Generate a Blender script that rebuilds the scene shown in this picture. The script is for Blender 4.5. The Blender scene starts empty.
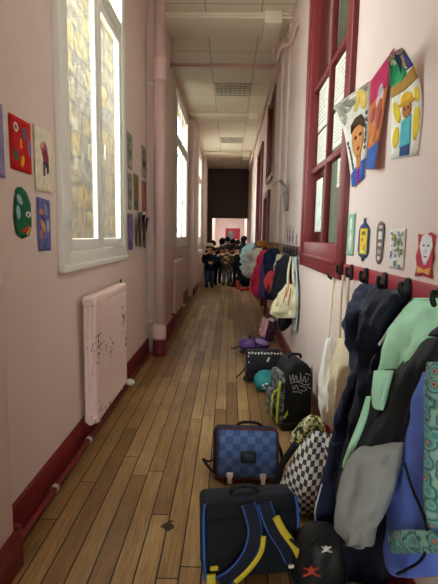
import bpy, bmesh, math, random
from mathutils import Vector, Matrix, noise
random.seed(7)
sc = bpy.context.scene
COL = sc.collection
PI = math.pi

# ------------------------------------------------------------------ materials
def lin(h):
    h = h.lstrip('#'); o = []
    for i in (0, 2, 4):
        c = int(h[i:i+2], 16)/255
        o.append(c/12.92 if c <= .04045 else ((c+.055)/1.055)**2.4)
    return (o[0], o[1], o[2], 1)
MATS = {}
def base(name):
    m = bpy.data.materials.new(name); m.use_nodes = True
    nt = m.node_tree; b = nt.nodes['Principled BSDF']
    return m, nt, b
def nd(nt, t, **kw):
    n = nt.nodes.new(t)
    for k, v in kw.items(): setattr(n, k, v)
    return n
def mat(name, col, rough=.6, var=.12, scale=12, bump=.0, bscale=60, metal=0, spec=.4, col2=None, stretch=None):
    """colour with a noise variation and an optional noise bump"""
    if name in MATS: return MATS[name]
    m, nt, b = base(name); L = nt.links
    c = lin(col)
    tc = nd(nt, 'ShaderNodeTexCoord'); mp = nd(nt, 'ShaderNodeMapping')
    if stretch: mp.inputs['Scale'].default_value = stretch
    L.new(tc.outputs['Object'], mp.inputs['Vector'])
    nz = nd(nt, 'ShaderNodeTexNoise'); nz.inputs['Scale'].default_value = scale; nz.inputs['Detail'].default_value = 4
    L.new(mp.outputs[0], nz.inputs['Vector'])
    mx = nd(nt, 'ShaderNodeMix', data_type='RGBA')
    c2 = lin(col2) if col2 else tuple(min(1, x*(1+var)) for x in c[:3])+(1,)
    c1 = c if col2 else tuple(x*(1-var) for x in c[:3])+(1,)
    mx.inputs[6].default_value = c1; mx.inputs[7].default_value = c2
    L.new(nz.outputs['Fac'], mx.inputs[0]); L.new(mx.outputs[2], b.inputs['Base Color'])
    b.inputs['Roughness'].default_value = rough; b.inputs['Metallic'].default_value = metal
    b.inputs['Specular IOR Level'].default_value = spec
    if bump:
        n2 = nd(nt, 'ShaderNodeTexNoise'); n2.inputs['Scale'].default_value = bscale; n2.inputs['Detail'].default_value = 3
        L.new(mp.outputs[0], n2.inputs['Vector'])
        bp = nd(nt, 'ShaderNodeBump'); bp.inputs['Strength'].default_value = bump; bp.inputs['Distance'].default_value = .01
        L.new(n2.outputs['Fac'], bp.inputs['Height']); L.new(bp.outputs[0], b.inputs['Normal'])
    MATS[name] = m
    return m
def cloth(name, col, var=.15, rough=.85): return mat(name, col, rough, var, 9, .25, 40, spec=.2)
def paint(name, col): return mat(name, col, .7, .06, 30, spec=.25)
def checker(name, ca, cb, size, rough=.5, axes=(1, 0, 1), spec=.4, off=(0, 0, 0)):
    m, nt, b = base(name); L = nt.links
    tc = nd(nt, 'ShaderNodeTexCoord'); mp = nd(nt, 'ShaderNodeMapping')
    mp.inputs['Scale'].default_value = axes; mp.inputs['Location'].default_value = (.0003+off[0], .0004+off[1], .0003+off[2])
    L.new(tc.outputs['Object'], mp.inputs[0])
    nz = nd(nt, 'ShaderNodeTexNoise'); nz.inputs['Scale'].default_value = 8
    L.new(tc.outputs['Object'], nz.inputs['Vector'])
    ck = nd(nt, 'ShaderNodeTexChecker'); ck.inputs['Scale'].default_value = 1/size
    ck.inputs['Color1'].default_value = lin(ca); ck.inputs['Color2'].default_value = lin(cb)
    L.new(mp.outputs[0], ck.inputs['Vector'])
    mx = nd(nt, 'ShaderNodeMix', data_type='RGBA', blend_type='MULTIPLY'); mx.inputs[0].default_value = .35
    L.new(ck.outputs['Color'], mx.inputs[6]); L.new(nz.outputs['Color'], mx.inputs[7])
    L.new(mx.outputs[2], b.inputs['Base Color']); b.inputs['Roughness'].default_value = rough
    b.inputs['Specular IOR Level'].default_value = spec
    return m
def ramp_mat(name, tex, scale, stops, rough=.6, bump=0, detail=3, stretch=None, spec=.4):
    """noise / voronoi / wave texture through a constant colour ramp (printed fabrics)"""
    m, nt, b = base(name); L = nt.links
    tc = nd(nt, 'ShaderNodeTexCoord'); mp = nd(nt, 'ShaderNodeMapping')
    if stretch: mp.inputs['Scale'].default_value = stretch
    L.new(tc.outputs['Object'], mp.inputs[0])
    t = nd(nt, tex); t.inputs['Scale'].default_value = scale
    if 'Detail' in t.inputs: t.inputs['Detail'].default_value = detail
    L.new(mp.outputs[0], t.inputs['Vector'])
    r = nd(nt, 'ShaderNodeValToRGB'); r.color_ramp.interpolation = 'LINEAR'
    el = r.color_ramp.elements
    while len(el) < len(stops): el.new(.5)
    for e, (p, c) in zip(el, stops): e.position = p; e.color = lin(c)
    L.new(t.outputs['Fac'] if 'Fac' in t.outputs else t.outputs['Distance'], r.inputs[0])
    L.new(r.outputs[0], b.inputs['Base Color']); b.inputs['Roughness'].default_value = rough
    b.inputs['Specular IOR Level'].default_value = spec
    if bump:
        bp = nd(nt, 'ShaderNodeBump'); bp.inputs['Strength'].default_value = bump; bp.inputs['Distance'].default_value = .01
        L.new(r.outputs[0], bp.inputs['Height']); L.new(bp.outputs[0], b.inputs['Normal'])
    return m

def floor_mat():
    m, nt, b = base('oak_floorboards'); L = nt.links
    tc = nd(nt, 'ShaderNodeTexCoord'); mp = nd(nt, 'ShaderNodeMapping')
    mp.inputs['Rotation'].default_value = (0, 0, PI/2)
    L.new(tc.outputs['Object'], mp.inputs[0])
    sx = nd(nt, 'ShaderNodeSeparateXYZ'); L.new(mp.outputs[0], sx.inputs[0])
    rw = nd(nt, 'ShaderNodeMath', operation='DIVIDE'); rw.inputs[1].default_value = .098; L.new(sx.outputs['Y'], rw.inputs[0])
    fl = nd(nt, 'ShaderNodeMath', operation='FLOOR'); L.new(rw.outputs[0], fl.inputs[0])
    wn = nd(nt, 'ShaderNodeTexWhiteNoise', noise_dimensions='1D'); L.new(fl.outputs[0], wn.inputs['W'])
    sh = nd(nt, 'ShaderNodeMath', operation='MULTIPLY_ADD'); sh.inputs[1].default_value = 1.7; L.new(wn.outputs['Value'], sh.inputs[0]); L.new(sx.outputs['X'], sh.inputs[2])
    cx = nd(nt, 'ShaderNodeCombineXYZ'); L.new(sh.outputs[0], cx.inputs['X']); L.new(sx.outputs['Y'], cx.inputs['Y'])
    br = nd(nt, 'ShaderNodeTexBrick'); br.offset = 0
    br.inputs['Scale'].default_value = 1; br.inputs['Brick Width'].default_value = 1.7
    br.inputs['Row Height'].default_value = .098; br.inputs['Mortar Size'].default_value = .004
    br.inputs['Mortar Smooth'].default_value = .3; br.inputs['Bias'].default_value = -.1
    br.inputs['Color1'].default_value = lin('#94744a'); br.inputs['Color2'].default_value = lin('#c9aa76')
    br.inputs['Mortar'].default_value = lin('#1a1009')
    L.new(cx.outputs[0], br.inputs['Vector'])
    m2 = nd(nt, 'ShaderNodeMapping'); m2.inputs['Scale'].default_value = (28, 1.6, 1)
    L.new(tc.outputs['Object'], m2.inputs[0])
    n1 = nd(nt, 'ShaderNodeTexNoise'); n1.inputs['Scale'].default_value = 2.2; n1.inputs['Detail'].default_value = 6; n1.inputs['Distortion'].default_value = 1.2
    L.new(m2.outputs[0], n1.inputs['Vector'])
    n2 = nd(nt, 'ShaderNodeTexNoise'); n2.inputs['Scale'].default_value = 2.0; n2.inputs['Detail'].default_value = 3
    L.new(tc.outputs['Object'], n2.inputs['Vector'])
    r = nd(nt, 'ShaderNodeValToRGB'); r.color_ramp.elements[0].position = .3; r.color_ramp.elements[0].color = (.55, .48, .40, 1)
    r.color_ramp.elements[1].position = .7; r.color_ramp.elements[1].color = (1.15, 1.1, 1.05, 1)
    L.new(n1.outputs['Fac'], r.inputs[0])
    mx = nd(nt, 'ShaderNodeMix', data_type='RGBA', blend_type='MULTIPLY'); mx.inputs[0].default_value = .8
    L.new(br.outputs['Color'], mx.inputs[6]); L.new(r.outputs[0], mx.inputs[7])
    r2 = nd(nt, 'ShaderNodeValToRGB'); r2.color_ramp.elements[0].position = .38; r2.color_ramp.elements[0].color = (.74, .7, .65, 1)
    r2.color_ramp.elements[1].position = .62; r2.color_ramp.elements[1].color = (1, 1, 1, 1)
    L.new(n2.outputs['Fac'], r2.inputs[0])
    m3 = nd(nt, 'ShaderNodeMix', data_type='RGBA', blend_type='MULTIPLY'); m3.inputs[0].default_value = .8
    L.new(mx.outputs[2], m3.inputs[6]); L.new(r2.outputs[0], m3.inputs[7])
    dv = nd(nt, 'ShaderNodeVectorMath', operation='DISTANCE'); dv.inputs[1].default_value = (-.285, 2.10, 0); L.new(tc.outputs['Object'], dv.inputs[0])
    n3 = nd(nt, 'ShaderNodeTexNoise'); n3.inputs['Scale'].default_value = 22; L.new(tc.outputs['Object'], n3.inputs['Vector'])
    ma = nd(nt, 'ShaderNodeMath', operation='MULTIPLY_ADD'); ma.inputs[1].default_value = .11; L.new(n3.outputs['Fac'], ma.inputs[0]); L.new(dv.outputs['Value'], ma.inputs[2])
    lt = nd(nt, 'ShaderNodeMath', operation='LESS_THAN'); lt.inputs[1].default_value = .09; L.new(ma.outputs[0], lt.inputs[0])
    ms = nd(nt, 'ShaderNodeMix', data_type='RGBA'); ms.inputs[7].default_value = lin('#3a2817'); L.new(lt.outputs[0], ms.inputs[0]); L.new(m3.outputs[2], ms.inputs[6])
    L.new(ms.outputs[2], b.inputs['Base Color'])
    mr = nd(nt, 'ShaderNodeMapRange'); mr.inputs['To Min'].default_value = .30; mr.inputs['To Max'].default_value = .55
    L.new(n1.outputs['Fac'], mr.inputs[0]); L.new(mr.outputs[0], b.inputs['Roughness'])
    b.inputs['Specular IOR Level'].default_value = .35
    bp = nd(nt, 'ShaderNodeBump'); bp.inputs['Strength'].default_value = .5; bp.inputs['Distance'].default_value = .004
    L.new(m3.outputs[2], bp.inputs['Height']); L.new(bp.outputs[0], b.inputs['Normal'])
    return m
def tile_mat():
    m, nt, b = base('mineral_ceiling_tiles'); L = nt.links
    tc = nd(nt, 'ShaderNodeTexCoord'); mp = nd(nt, 'ShaderNodeMapping'); mp.inputs['Location'].default_value = (.36, -.15, 0)
    L.new(tc.outputs['Object'], mp.inputs[0])
    br = nd(nt, 'ShaderNodeTexBrick'); br.offset = 0
    br.inputs['Scale'].default_value = 1; br.inputs['Brick Width'].default_value = .7; br.inputs['Row Height'].default_value = .7
    br.inputs['Mortar Size'].default_value = .009; br.inputs['Mortar Smooth'].default_value = .1
    br.inputs['Color1'].default_value = lin('#f6efdd'); br.inputs['Color2'].default_value = lin('#f1e8d3'); br.inputs['Mortar'].default_value = lin('#c4b599')
    L.new(mp.outputs[0], br.inputs['Vector'])
    nz = nd(nt, 'ShaderNodeTexNoise'); nz.inputs['Scale'].default_value = 90
    L.new(tc.outputs['Object'], nz.inputs['Vector'])
    mx = nd(nt, 'ShaderNodeMix', data_type='RGBA', blend_type='MULTIPLY'); mx.inputs[0].default_value = .2
    L.new(br.outputs['Color'], mx.inputs[6]); L.new(nz.outputs['Color'], mx.inputs[7])
    L.new(mx.outputs[2], b.inputs['Base Color']); b.inputs['Roughness'].default_value = .9
    return m
def stone_mat():
    m, nt, b = base('rubble_stone'); L = nt.links
    tc = nd(nt, 'ShaderNodeTexCoord')
    sp = nd(nt, 'ShaderNodeSeparateXYZ'); cb = nd(nt, 'ShaderNodeCombineXYZ')
    L.new(tc.outputs['Object'], sp.inputs[0]); L.new(sp.outputs['Y'], cb.inputs['X']); L.new(sp.outputs['Z'], cb.inputs['Y'])
    nz = nd(nt, 'ShaderNodeTexNoise'); nz.inputs['Scale'].default_value = 2.5; nz.inputs['Detail'].default_value = 4
    L.new(cb.outputs[0], nz.inputs['Vector'])
    ad = nd(nt, 'ShaderNodeMix', data_type='RGBA', blend_type='LINEAR_LIGHT'); ad.inputs[0].default_value = .11
    L.new(cb.outputs[0], ad.inputs[6]); L.new(nz.outputs['Color'], ad.inputs[7])
    br = nd(nt, 'ShaderNodeTexBrick'); br.offset = .42; br.squash = .7; br.squash_frequency = 3
    br.inputs['Scale'].default_value = 1; br.inputs['Brick Width'].default_value = .85; br.inputs['Row Height'].default_value = .5
    br.inputs['Mortar Size'].default_value = .045; br.inputs['Mortar Smooth'].default_value = .6
    br.inputs['Color1'].default_value = lin('#8d7a52'); br.inputs['Color2'].default_value = lin('#736e66'); br.inputs['Mortar'].default_value = lin('#635f59')
    L.new(ad.outputs[2], br.inputs['Vector'])
    n2 = nd(nt, 'ShaderNodeTexNoise'); n2.inputs['Scale'].default_value = 5; n2.inputs['Detail'].default_value = 6
    L.new(cb.outputs[0], n2.inputs['Vector'])
    r = nd(nt, 'ShaderNodeValToRGB'); r.color_ramp.elements[0].position = .35; r.color_ramp.elements[0].color = (.35, .33, .32, 1)
    r.color_ramp.elements[1].position = .65; r.color_ramp.elements[1].color = (1.2, 1.15, 1.0, 1)
    L.new(n2.outputs['Fac'], r.inputs[0])
    mx = nd(nt, 'ShaderNodeMix', data_type='RGBA', blend_type='MULTIPLY'); mx.inputs[0].default_value = .8
    L.new(br.outputs['Color'], mx.inputs[6]); L.new(r.outputs[0], mx.inputs[7])
    L.new(mx.outputs[2], b.inputs['Base Color']); b.inputs['Roughness'].default_value = .95
    bp = nd(nt, 'ShaderNodeBump'); bp.inputs['Distance'].default_value = .05
    L.new(mx.outputs[2], bp.inputs['Height']); L.new(bp.outputs[0], b.inputs['Normal'])
    return m
def glass_mat(name, tint='#f4f8f5', gloss=.08):
    m = bpy.data.materials.new(name); m.use_nodes = True; nt = m.node_tree; L = nt.links
    nt.nodes.remove(nt.nodes['Principled BSDF'])
    tr = nd(nt, 'ShaderNodeBsdfTransparent'); tr.inputs[0].default_value = lin(tint)
    gl = nd(nt, 'ShaderNodeBsdfGlossy'); gl.inputs['Roughness'].default_value = .02
    lw = nd(nt, 'ShaderNodeLayerWeight'); lw.inputs['Blend'].default_value = .25
    mm = nd(nt, 'ShaderNodeMath', operation='MULTIPLY_ADD'); mm.inputs[1].default_value = .25; mm.inputs[2].default_value = gloss*.3
    mx = nd(nt, 'ShaderNodeMixShader')
    L.new(lw.outputs['Fresnel'], mm.inputs[0]); L.new(mm.outputs[0], mx.inputs[0])
    L.new(tr.outputs[0], mx.inputs[1]); L.new(gl.outputs[0], mx.inputs[2])
    L.new(mx.outputs[0], nt.nodes['Material Output'].inputs['Surface'])
    return m

M_WALL = mat('pink_wall_paint', '#dfccc4', .65, .05, 3, .06, 120, spec=.3)
M_RED = mat('dark_red_gloss_paint', '#772528', .4, .12, 20, .05, 80, spec=.45)
M_REDB = mat('deep_red_skirting_paint', '#74131f', .45, .15, 20, .05, 80, spec=.4)
M_WHITE = mat('white_window_paint', '#e9e8e2', .4, .03, 20)
M_RAD = mat('radiator_enamel', '#e3cbc5', .4, .06, 25)
M_RADCHIP = None
M_PIPE = mat('pink_pipe_paint', '#d9bcb5', .45, .05, 14)
M_FLOOR = floor_mat(); M_TILE = tile_mat(); M_STONE = stone_mat()
M_CEIL = mat('cream_ceiling_paint', '#e8dfc6', .85, .03, 20)
M_BEAM = mat('cream_beam_paint', '#eae0cc', .8, .03, 20)
M_GLASS = glass_mat('window_glass')
M_BLACK = mat('black_plastic', '#16171a', .35, .1, 20)
M_ENDSHADE = mat('end_wall_shade_brown', '#51443f', .7, .1, 6)  # brown carries the darkness of the unlit end bay
M_BRASS = mat('brass', '#b98a45', .35, .1, 30, metal=.8)
M_STEEL = mat('grey_steel', '#9a9a98', .4, .08, 30, metal=.6)
M_WHITEPL = mat('white_plastic', '#ecebe6', .4, .03, 20)

# ------------------------------------------------------------------ mesh builder
class MB:
    def __init__(s): s.bm = bmesh.new(); s.mi = 0; s.mats = []
    def use(s, m):
        if m not in s.mats: s.mats.append(m)
        s.mi = s.mats.index(m); return s
    def _f(s, vs, smooth=False):
        try: f = s.bm.faces.new(vs)
        except ValueError: return None
        f.material_index = s.mi; f.smooth = smooth; return f
    def box(s, lo, hi, bev=0, mtx=None, seg=2):
        lo = Vector(lo); hi = Vector(hi)
        r = bmesh.ops.create_cube(s.bm, size=1)
        vs = r['verts']; c = (lo+hi)/2; d = hi-lo
        for v in vs: v.co = Vector((v.co.x*d.x, v.co.y*d.y, v.co.z*d.z))+c
        fs = {f for v in vs for f in v.link_faces}
        if bev:
            es = list({e for v in vs for e in v.link_edges})
            r2 = bmesh.ops.bevel(s.bm, geom=es, offset=bev, segments=seg, profile=.5, affect='EDGES')
            fs = set(r2['faces']) | {f for v in r2['verts'] for f in v.link_faces}
            vs = list({v for f in fs for v in f.verts})
        for f in fs: f.material_index = s.mi; f.smooth = bool(bev)
        if mtx is not None:
            for v in vs: v.co = mtx @ v.co
        return s
    def tube(s, pts, r, seg=10, cap=True, flat=1.0, up=None):
        """tube along a path; r may be a list; flat<1 squeezes it to a strap (thin along the frame normal)"""
        pts = [Vector(p) for p in pts]; n = len(pts)
        rs = r if isinstance(r, (list, tuple)) else [r]*n
        rings = []; prev = None
        for i, p in enumerate(pts):
            t = (pts[min(i+1, n-1)]-pts[max(i-1, 0)])
            t = t.normalized() if t.length > 1e-9 else Vector((0, 0, 1))
            ref = Vector(up) if up is not None else (prev if prev is not None else (Vector((0, 0, 1)) if abs(t.z) < .9 else Vector((1, 0, 0))))
            a = (ref-t*ref.dot(t))
            a = a.normalized() if a.length > 1e-6 else t.orthogonal().normalized()
            prev = a; b = t.cross(a)
            rings.append([s.bm.verts.new(p+(a*math.cos(2*PI*k/seg)*flat+b*math.sin(2*PI*k/seg))*rs[i]) for k in range(seg)])
        for i in range(n-1):
            for k in range(seg):
                s._f((rings[i][k], rings[i][(k+1) % seg], rings[i+1][(k+1) % seg], rings[i+1][k]), True)
        if cap: s._f(list(reversed(rings[0]))); s._f(rings[-1])
        return s
    def sph(s, c, r, seg=14, mtx=None):
        r = (r, r, r) if not isinstance(r, (tuple, list)) else r
        q = bmesh.ops.create_uvsphere(s.bm, u_segments=seg, v_segments=max(6, seg*2//3), radius=1)
        for v in q['verts']:
            v.co = Vector((v.co.x*r[0], v.co.y*r[1], v.co.z*r[2]))
            if mtx is not None: v.co = mtx @ v.co
            v.co += Vector(c)
        for f in {f for v in q['verts'] for f in v.link_faces}: f.material_index = s.mi; f.smooth = True
        return s
    def prism(s, poly, d):
        """closed polygon (3-D points) extruded by vector d"""
        d = Vector(d); a = [s.bm.verts.new(Vector(p)) for p in poly]; b = [s.bm.verts.new(Vector(p)+d) for p in poly]
        s._f(a); s._f(list(reversed(b)))
        for i in range(len(a)): s._f((a[i], b[i], b[(i+1) % len(a)], a[(i+1) % len(a)]))
        return s
    def rings(s, rings, cap=True, smooth=True):
        R = [[s.bm.verts.new(p) for p in r] for r in rings]; n = len(R[0])
        for i in range(len(R)-1):
            for k in range(n): s._f((R[i][k], R[i][(k+1) % n], R[i+1][(k+1) % n], R[i+1][k]), smooth)
        if cap: s._f(list(reversed(R[0])), smooth); s._f(R[-1], smooth)
        return s
    def garment(s, rows, amp=.012, k=7.0, seed=0, seg=44, sub=7, sq=.8, wr=.012, xmax=None):
        """hanging cloth: rows of (left point, right point, half thickness), with running folds"""
        def cr(a, b, c, d, t): return .5*((2*b)+(c-a)*t+(2*a-5*b+4*c-d)*t*t+(3*b-a-3*c+d)*t**3)
        rr = []
        n = len(rows)
        for i in range(n-1):
            p = [rows[max(0, i-1)], rows[i], rows[i+1], rows[min(n-1, i+2)]]
            for q in range(sub):
                t = q/sub; rr.append([cr(*[x[j] for x in p], t) for j in range(7)])
        rr.append(list(rows[-1]))
        out = []
        for i, r in enumerate(rr):
            A = Vector(r[0:3]); B = Vector(r[3:6]); c = (A+B)/2; a = (B-A)/2
            nn = Vector((a.y, -a.x, 0)); nn = nn.normalized() if nn.length > 1e-6 else Vector((0, -1, 0))
            if nn.y > 0: nn = -nn
            ring = []; th = max(.004, r[6]); ph = i/sub
            env = min(1, i/(sub*1.2), (len(rr)-1-i)/(sub*.8)+.25)
            for kx in range(seg):
                an = 2*PI*kx/seg; cs = math.cos(an); sn = math.sin(an)
                cx = math.copysign(abs(cs)**sq, cs); sx = math.copysign(abs(sn)**sq, sn)
                u = cx; w = 1-abs(u)**3
                f = amp*env*w*(math.sin(k*u+seed+.35*ph+.8*math.sin(.6*ph+seed))+.5*math.sin(2.1*k*u+1.7*seed-.5*ph)+.6*math.sin(1.9*ph+2.5*u+seed))
                p = c+a*cx+nn*(th*sx+f)
                q = Vector((p.x*9+seed, p.y*9, p.z*5+.6*p.x*9)); q2 = Vector((p.x*24, p.y*24+seed, p.z*15))
                p += (nn*sx+a.normalized()*cx*.4)*env*wr*(.9-3.0*abs(noise.noise(q))+1.1*noise.noise(q2)-.9*abs(noise.noise(q2*.55)))
                if xmax is not None and p.x > xmax: p.x = xmax-.002*(kx % 2)
                ring.append(p)
            out.append(ring)
        return s.rings(out)
    def build(s, name, m=None, parent=None, loc=None, mods=None):
        me = bpy.data.meshes.new(name)
        bmesh.ops.recalc_face_normals(s.bm, faces=s.bm.faces[:])
        s.bm.to_mesh(me); s.bm.free()
        ms = s.mats if s.mats else [m]
        for x in ms: me.materials.append(x)
        o = bpy.data.objects.new(name, me); COL.objects.link(o)
        if parent is not None: o.parent = parent
        if loc is not None: o.location = loc
        return o
def tag(o, label, cat, group=None, kind=None):
    o['label'] = label; o['category'] = cat
    if group: o['group'] = group
    if kind: o['kind'] = kind
    return o
def struct(o, label=None):
    o['kind'] = 'structure'
    if label: o['label'] = label
    return o
def thing(name, label, cat, loc=(0, 0, 0), rot=(0, 0, 0), group=None):
    o = bpy.data.objects.new(name, None); COL.objects.link(o); o.empty_display_size = .1
    o.location = loc; o.rotation_euler = rot
    return tag(o, label, cat, group)
def copy_tree(o, parent=None):
    c = o.copy(); COL.objects.link(c)
    if parent is not None: c.parent = parent
    for ch in list(o.children): copy_tree(ch, c)
    return c
def curve(pts, n=6):
    """Catmull-Rom through points"""
    P = [Vector(p) for p in pts]; out = []
    for i in range(len(P)-1):
        a, b, c, d = P[max(0, i-1)], P[i], P[i+1], P[min(len(P)-1, i+2)]
        for q in range(n):
            t = q/n; out.append(.5*((2*b)+(c-a)*t+(2*a-5*b+4*c-d)*t*t+(3*b-a-3*c+d)*t**3))
    out.append(P[-1]); return out

# ------------------------------------------------------------------ camera
cam = bpy.data.cameras.new('camera'); co = bpy.data.objects.new('camera', cam); COL.objects.link(co)
cam.sensor_fit = 'VERTICAL'; cam.sensor_height = 24; cam.lens = 24*440/584; cam.clip_start = .02; cam.clip_end = 200
co.matrix_world = Matrix.Translation((0, 0, 1.5)) @ Matrix.Rotation(math.radians(1.294), 4, 'Z') @ Matrix.Rotation(PI/2-math.radians(7.277), 4, 'X') @ Matrix.Rotation(math.radians(1.0), 4, 'Z')
sc.camera = co

# ------------------------------------------------------------------ the setting
ZC = 4.3; XL = -1.03; XR = .74; YB = -3.6; YE = 19.0
b = MB(); b.box((-1.3, YB, -.12), (1.0, YE+.3, 0)); struct(b.build('floor', M_FLOOR), 'worn oak floorboards running along the corridor')
b = MB(); b.box((-1.3, YB, ZC), (1.0, YE+.3, ZC+.15)); struct(b.build('ceiling', M_TILE), 'cream square ceiling tiles')
WINS = [(2.66, 4.22), (8.25, 10.35), (13.1, 15.3)]
OPEN = [(-2.9, -1.1)]+WINS
ZS, ZH = 1.36, 4.08
b = MB()
b.box((-1.09, YB, 0), (XL, YE, ZS)); b.box((-1.09, YB, ZH), (XL, YE, ZC))
ys = [YB]+[y for w in OPEN for y in w]+[YE]
for i in range(0, len(ys), 2): b.box((-1.09, ys[i], ZS), (XL, ys[i+1], ZH))
struct(b.build('wall_left', M_WALL), 'pale pink wall with the tall white windows')
for i, (y0, y1, x) in enumerate([(YB, 1.78, -.93), (5.5, 7.1, -.90), (10.75, 12.2, -.88), (15.9, 17.0, -.88)]):
    struct(MB().box((XL-.01, y0, 0), (x, y1, ZC), .01).build('trim_%d' % (10+i), M_WALL), 'flat pink pilaster on the window wall')
# right wall with its openings
RW = (2.85, 4.33, 1.30, 3.95)                            # framed classroom window
HW = (7.75, 9.0, 2.60, 4.0)                              # high window
DW = (8.5, 9.5, 0, 2.3)                                  # low doorway is beside it
DT = (10.6, 12.2, 0, 3.6)
b = MB(); X2 = XR+.2
b.box((XR, YB, 0), (X2, RW[0], ZC)); b.box((XR, RW[0], 0), (X2, RW[1], RW[2])); b.box((XR, RW[0], RW[3]), (X2, RW[1], ZC))
b.box((XR, RW[1], 0), (X2, 7.75, ZC))
b.box((XR, 7.75, HW[3]), (X2, 9.5, ZC)); b.box((XR, 7.75, DW[3]), (X2, 9.5, HW[2])); b.box((XR, 9.0, HW[2]), (X2, 9.5, HW[3]))
b.box((XR, 7.75, 0), (X2, DW[0], DW[3]))
b.box((XR, 9.5, 0), (X2, DT[0], ZC)); b.box((XR, DT[0], DT[3]), (X2, DT[1], ZC)); b.box((XR, DT[1], 0), (X2, YE, ZC))
struct(b.build('wall_right', M_WALL), 'pale pink wall with the red-framed windows and the coat rails')
b = MB(); b.box((XR-.03, 6.05, 1.42), (XR+.01, 6.5, ZC), .006); b.box((XR-.06, 6.5, 1.42), (XR+.01, 7.3, ZC), .006)
struct(b.build('trim_15', M_WALL), 'stepped pink pilaster beyond the curled poster')
b = MB(); b.box((-1.3, YB-.2, 0), (1.0, YB, .3)); b.box((-1.3, YB-.2, 2.7), (1.0, YB, ZC)); b.box((-1.3, YB-.2, .3), (-.9, YB, 2.7)); b.box((.65, YB-.2, .3), (1.0, YB, 2.7))
struct(b.build('wall_back', M_WALL), 'pink wall behind the viewer with an added glazed opening')
b = MB(); b.box((-.9, YB-.14, .3), (-.82, YB-.06, 2.7), .006); b.box((.57, YB-.14, .3), (.65, YB-.06, 2.7), .006); b.box((-.83, YB-.14, .3), (.58, YB-.06, .38), .006); b.box((-.83, YB-.14, 2.62), (.58, YB-.06, 2.7), .006); b.box((-.83, YB-.13, 2.2), (.58, YB-.07, 2.26), .006); b.box((-.16, YB-.13, .37), (-.1, YB-.07, 2.63), .006)  # unseen glazed opening, added to let fill daylight into the corridor
w7 = struct(b.build('window_7', M_WHITE), 'added glazed opening behind the viewer for fill daylight')
MB().box((-.83, YB-.103, .37), (.58, YB-.097, 2.63)).build('pane', M_GLASS, w7)
# skirting and the heating pipe
b = MB(); zb = .19
for y0, y1, x in [(YB, 1.80, -.93), (1.80, 5.48, XL), (5.48, 7.12, -.90), (7.12, 10.73, XL), (10.73, 12.22, -.88), (12.22, 15.9, XL), (15.9, 17.02, -.88)]:
    b.box((x-.01, y0, 0), (x+.022, y1, zb), .004)
b.tube([(-.935, 1.80, 0), (-.935, 1.80, zb)], .028, 14)
struct(b.build('baseboard_left', M_REDB), 'deep red skirting board under the windows')
b = MB()
b.box((XR-.022, YB, 0), (XR+.01, 8.42, zb), .004); b.box((XR-.022, 9.58, 0), (XR+.01, 10.5, zb), .004); b.box((XR-.022, 12.3, 0), (XR+.01, YE, zb), .004)
struct(b.build('baseboard_right', M_REDB), 'deep red skirting board behind the school bags')
# ceiling beams with end blocks
for i, (y0, y1) in enumerate([(5.95, 6.5), (10.5, 11.1), (15.2, 15.8)]):
    b = MB(); b.box((-1.02, y0, ZC-.07), (XR-.0, y1, ZC+.02), .006)
    b.box((-1.0, y0-.03, ZC-.045), (XR-.02, y0+.01, ZC-.02), .004)
    b.box((.38, y0-.06, ZC-.15), (.60, y1+.1, ZC-.0), .008)
    o = struct(b.build('trim_%d' % (i+1), M_BEAM), 'shallow cream ceiling beam with a boxed end block')
# end bulkhead, unlit darkness painted into its brown, and the bright corridor beyond it
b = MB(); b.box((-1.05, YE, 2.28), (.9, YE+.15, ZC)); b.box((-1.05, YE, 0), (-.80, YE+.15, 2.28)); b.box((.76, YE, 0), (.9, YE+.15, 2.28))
struct(b.build('wall_end', M_ENDSHADE), 'partition above the far opening, its shade painted as dark brown')
b = MB()
b.box((-.85, YE-.03, 0), (-.77, YE+.18, 2.32), .005); b.box((.72, YE-.03, 0), (.80, YE+.18, 2.32), .005); b.box((-.85, YE-.03, 2.25), (.80, YE+.18, 2.33), .005)
struct(b.build('trim_4', mat('brown_frame', '#4a3430', .6)), 'brown frame of the far opening')
YF = 28.0
b = MB(); b.box((-1.2, YE+.3, -.12), (1.2, YF, 0)); struct(b.build('floor', M_FLOOR), 'floorboards of the corridor beyond the opening')
b = MB(); b.box((-1.05, YE+.15, 0), (-.9, YF, 3.0)); b.box((.85, YE+.15, 0), (1.0, YF, 3.0)); b.box((-1.05, YF, 0), (1.0, YF+.15, 3.0)); b.box((-1.05, YE+.15, 2.95), (1.0, YF, 3.05))
struct(b.build('wall_far', mat('far_white_pink', '#eadfdb', .7, .04, 4)), 'pink walls of the corridor beyond the opening')
d = MB().box((-.28, YF-.06, 0), (.62, YF-.0, 1.98), .006).build('door_3', mat('far_red_door', '#a02733', .5)); struct(d, 'red door at the far end of the next corridor')
MB().box((-.12, YF-.075, .95), (.2, YF-.055, 1.8), .004).build('window_pane', mat('far_door_glass', '#5d6a6c', .2), d)
MB().box((.26, YF-.078, 1.0), (.50, YF-.056, 1.3), .002).build('notice', M_WHITEPL, d)
MB().tube([(-.2, YF-.06, 1.0), (-.2, YF-.11, 1.0), (-.12, YF-.11, 1.0)], .012).build('door_handle', M_STEEL, d)

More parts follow.
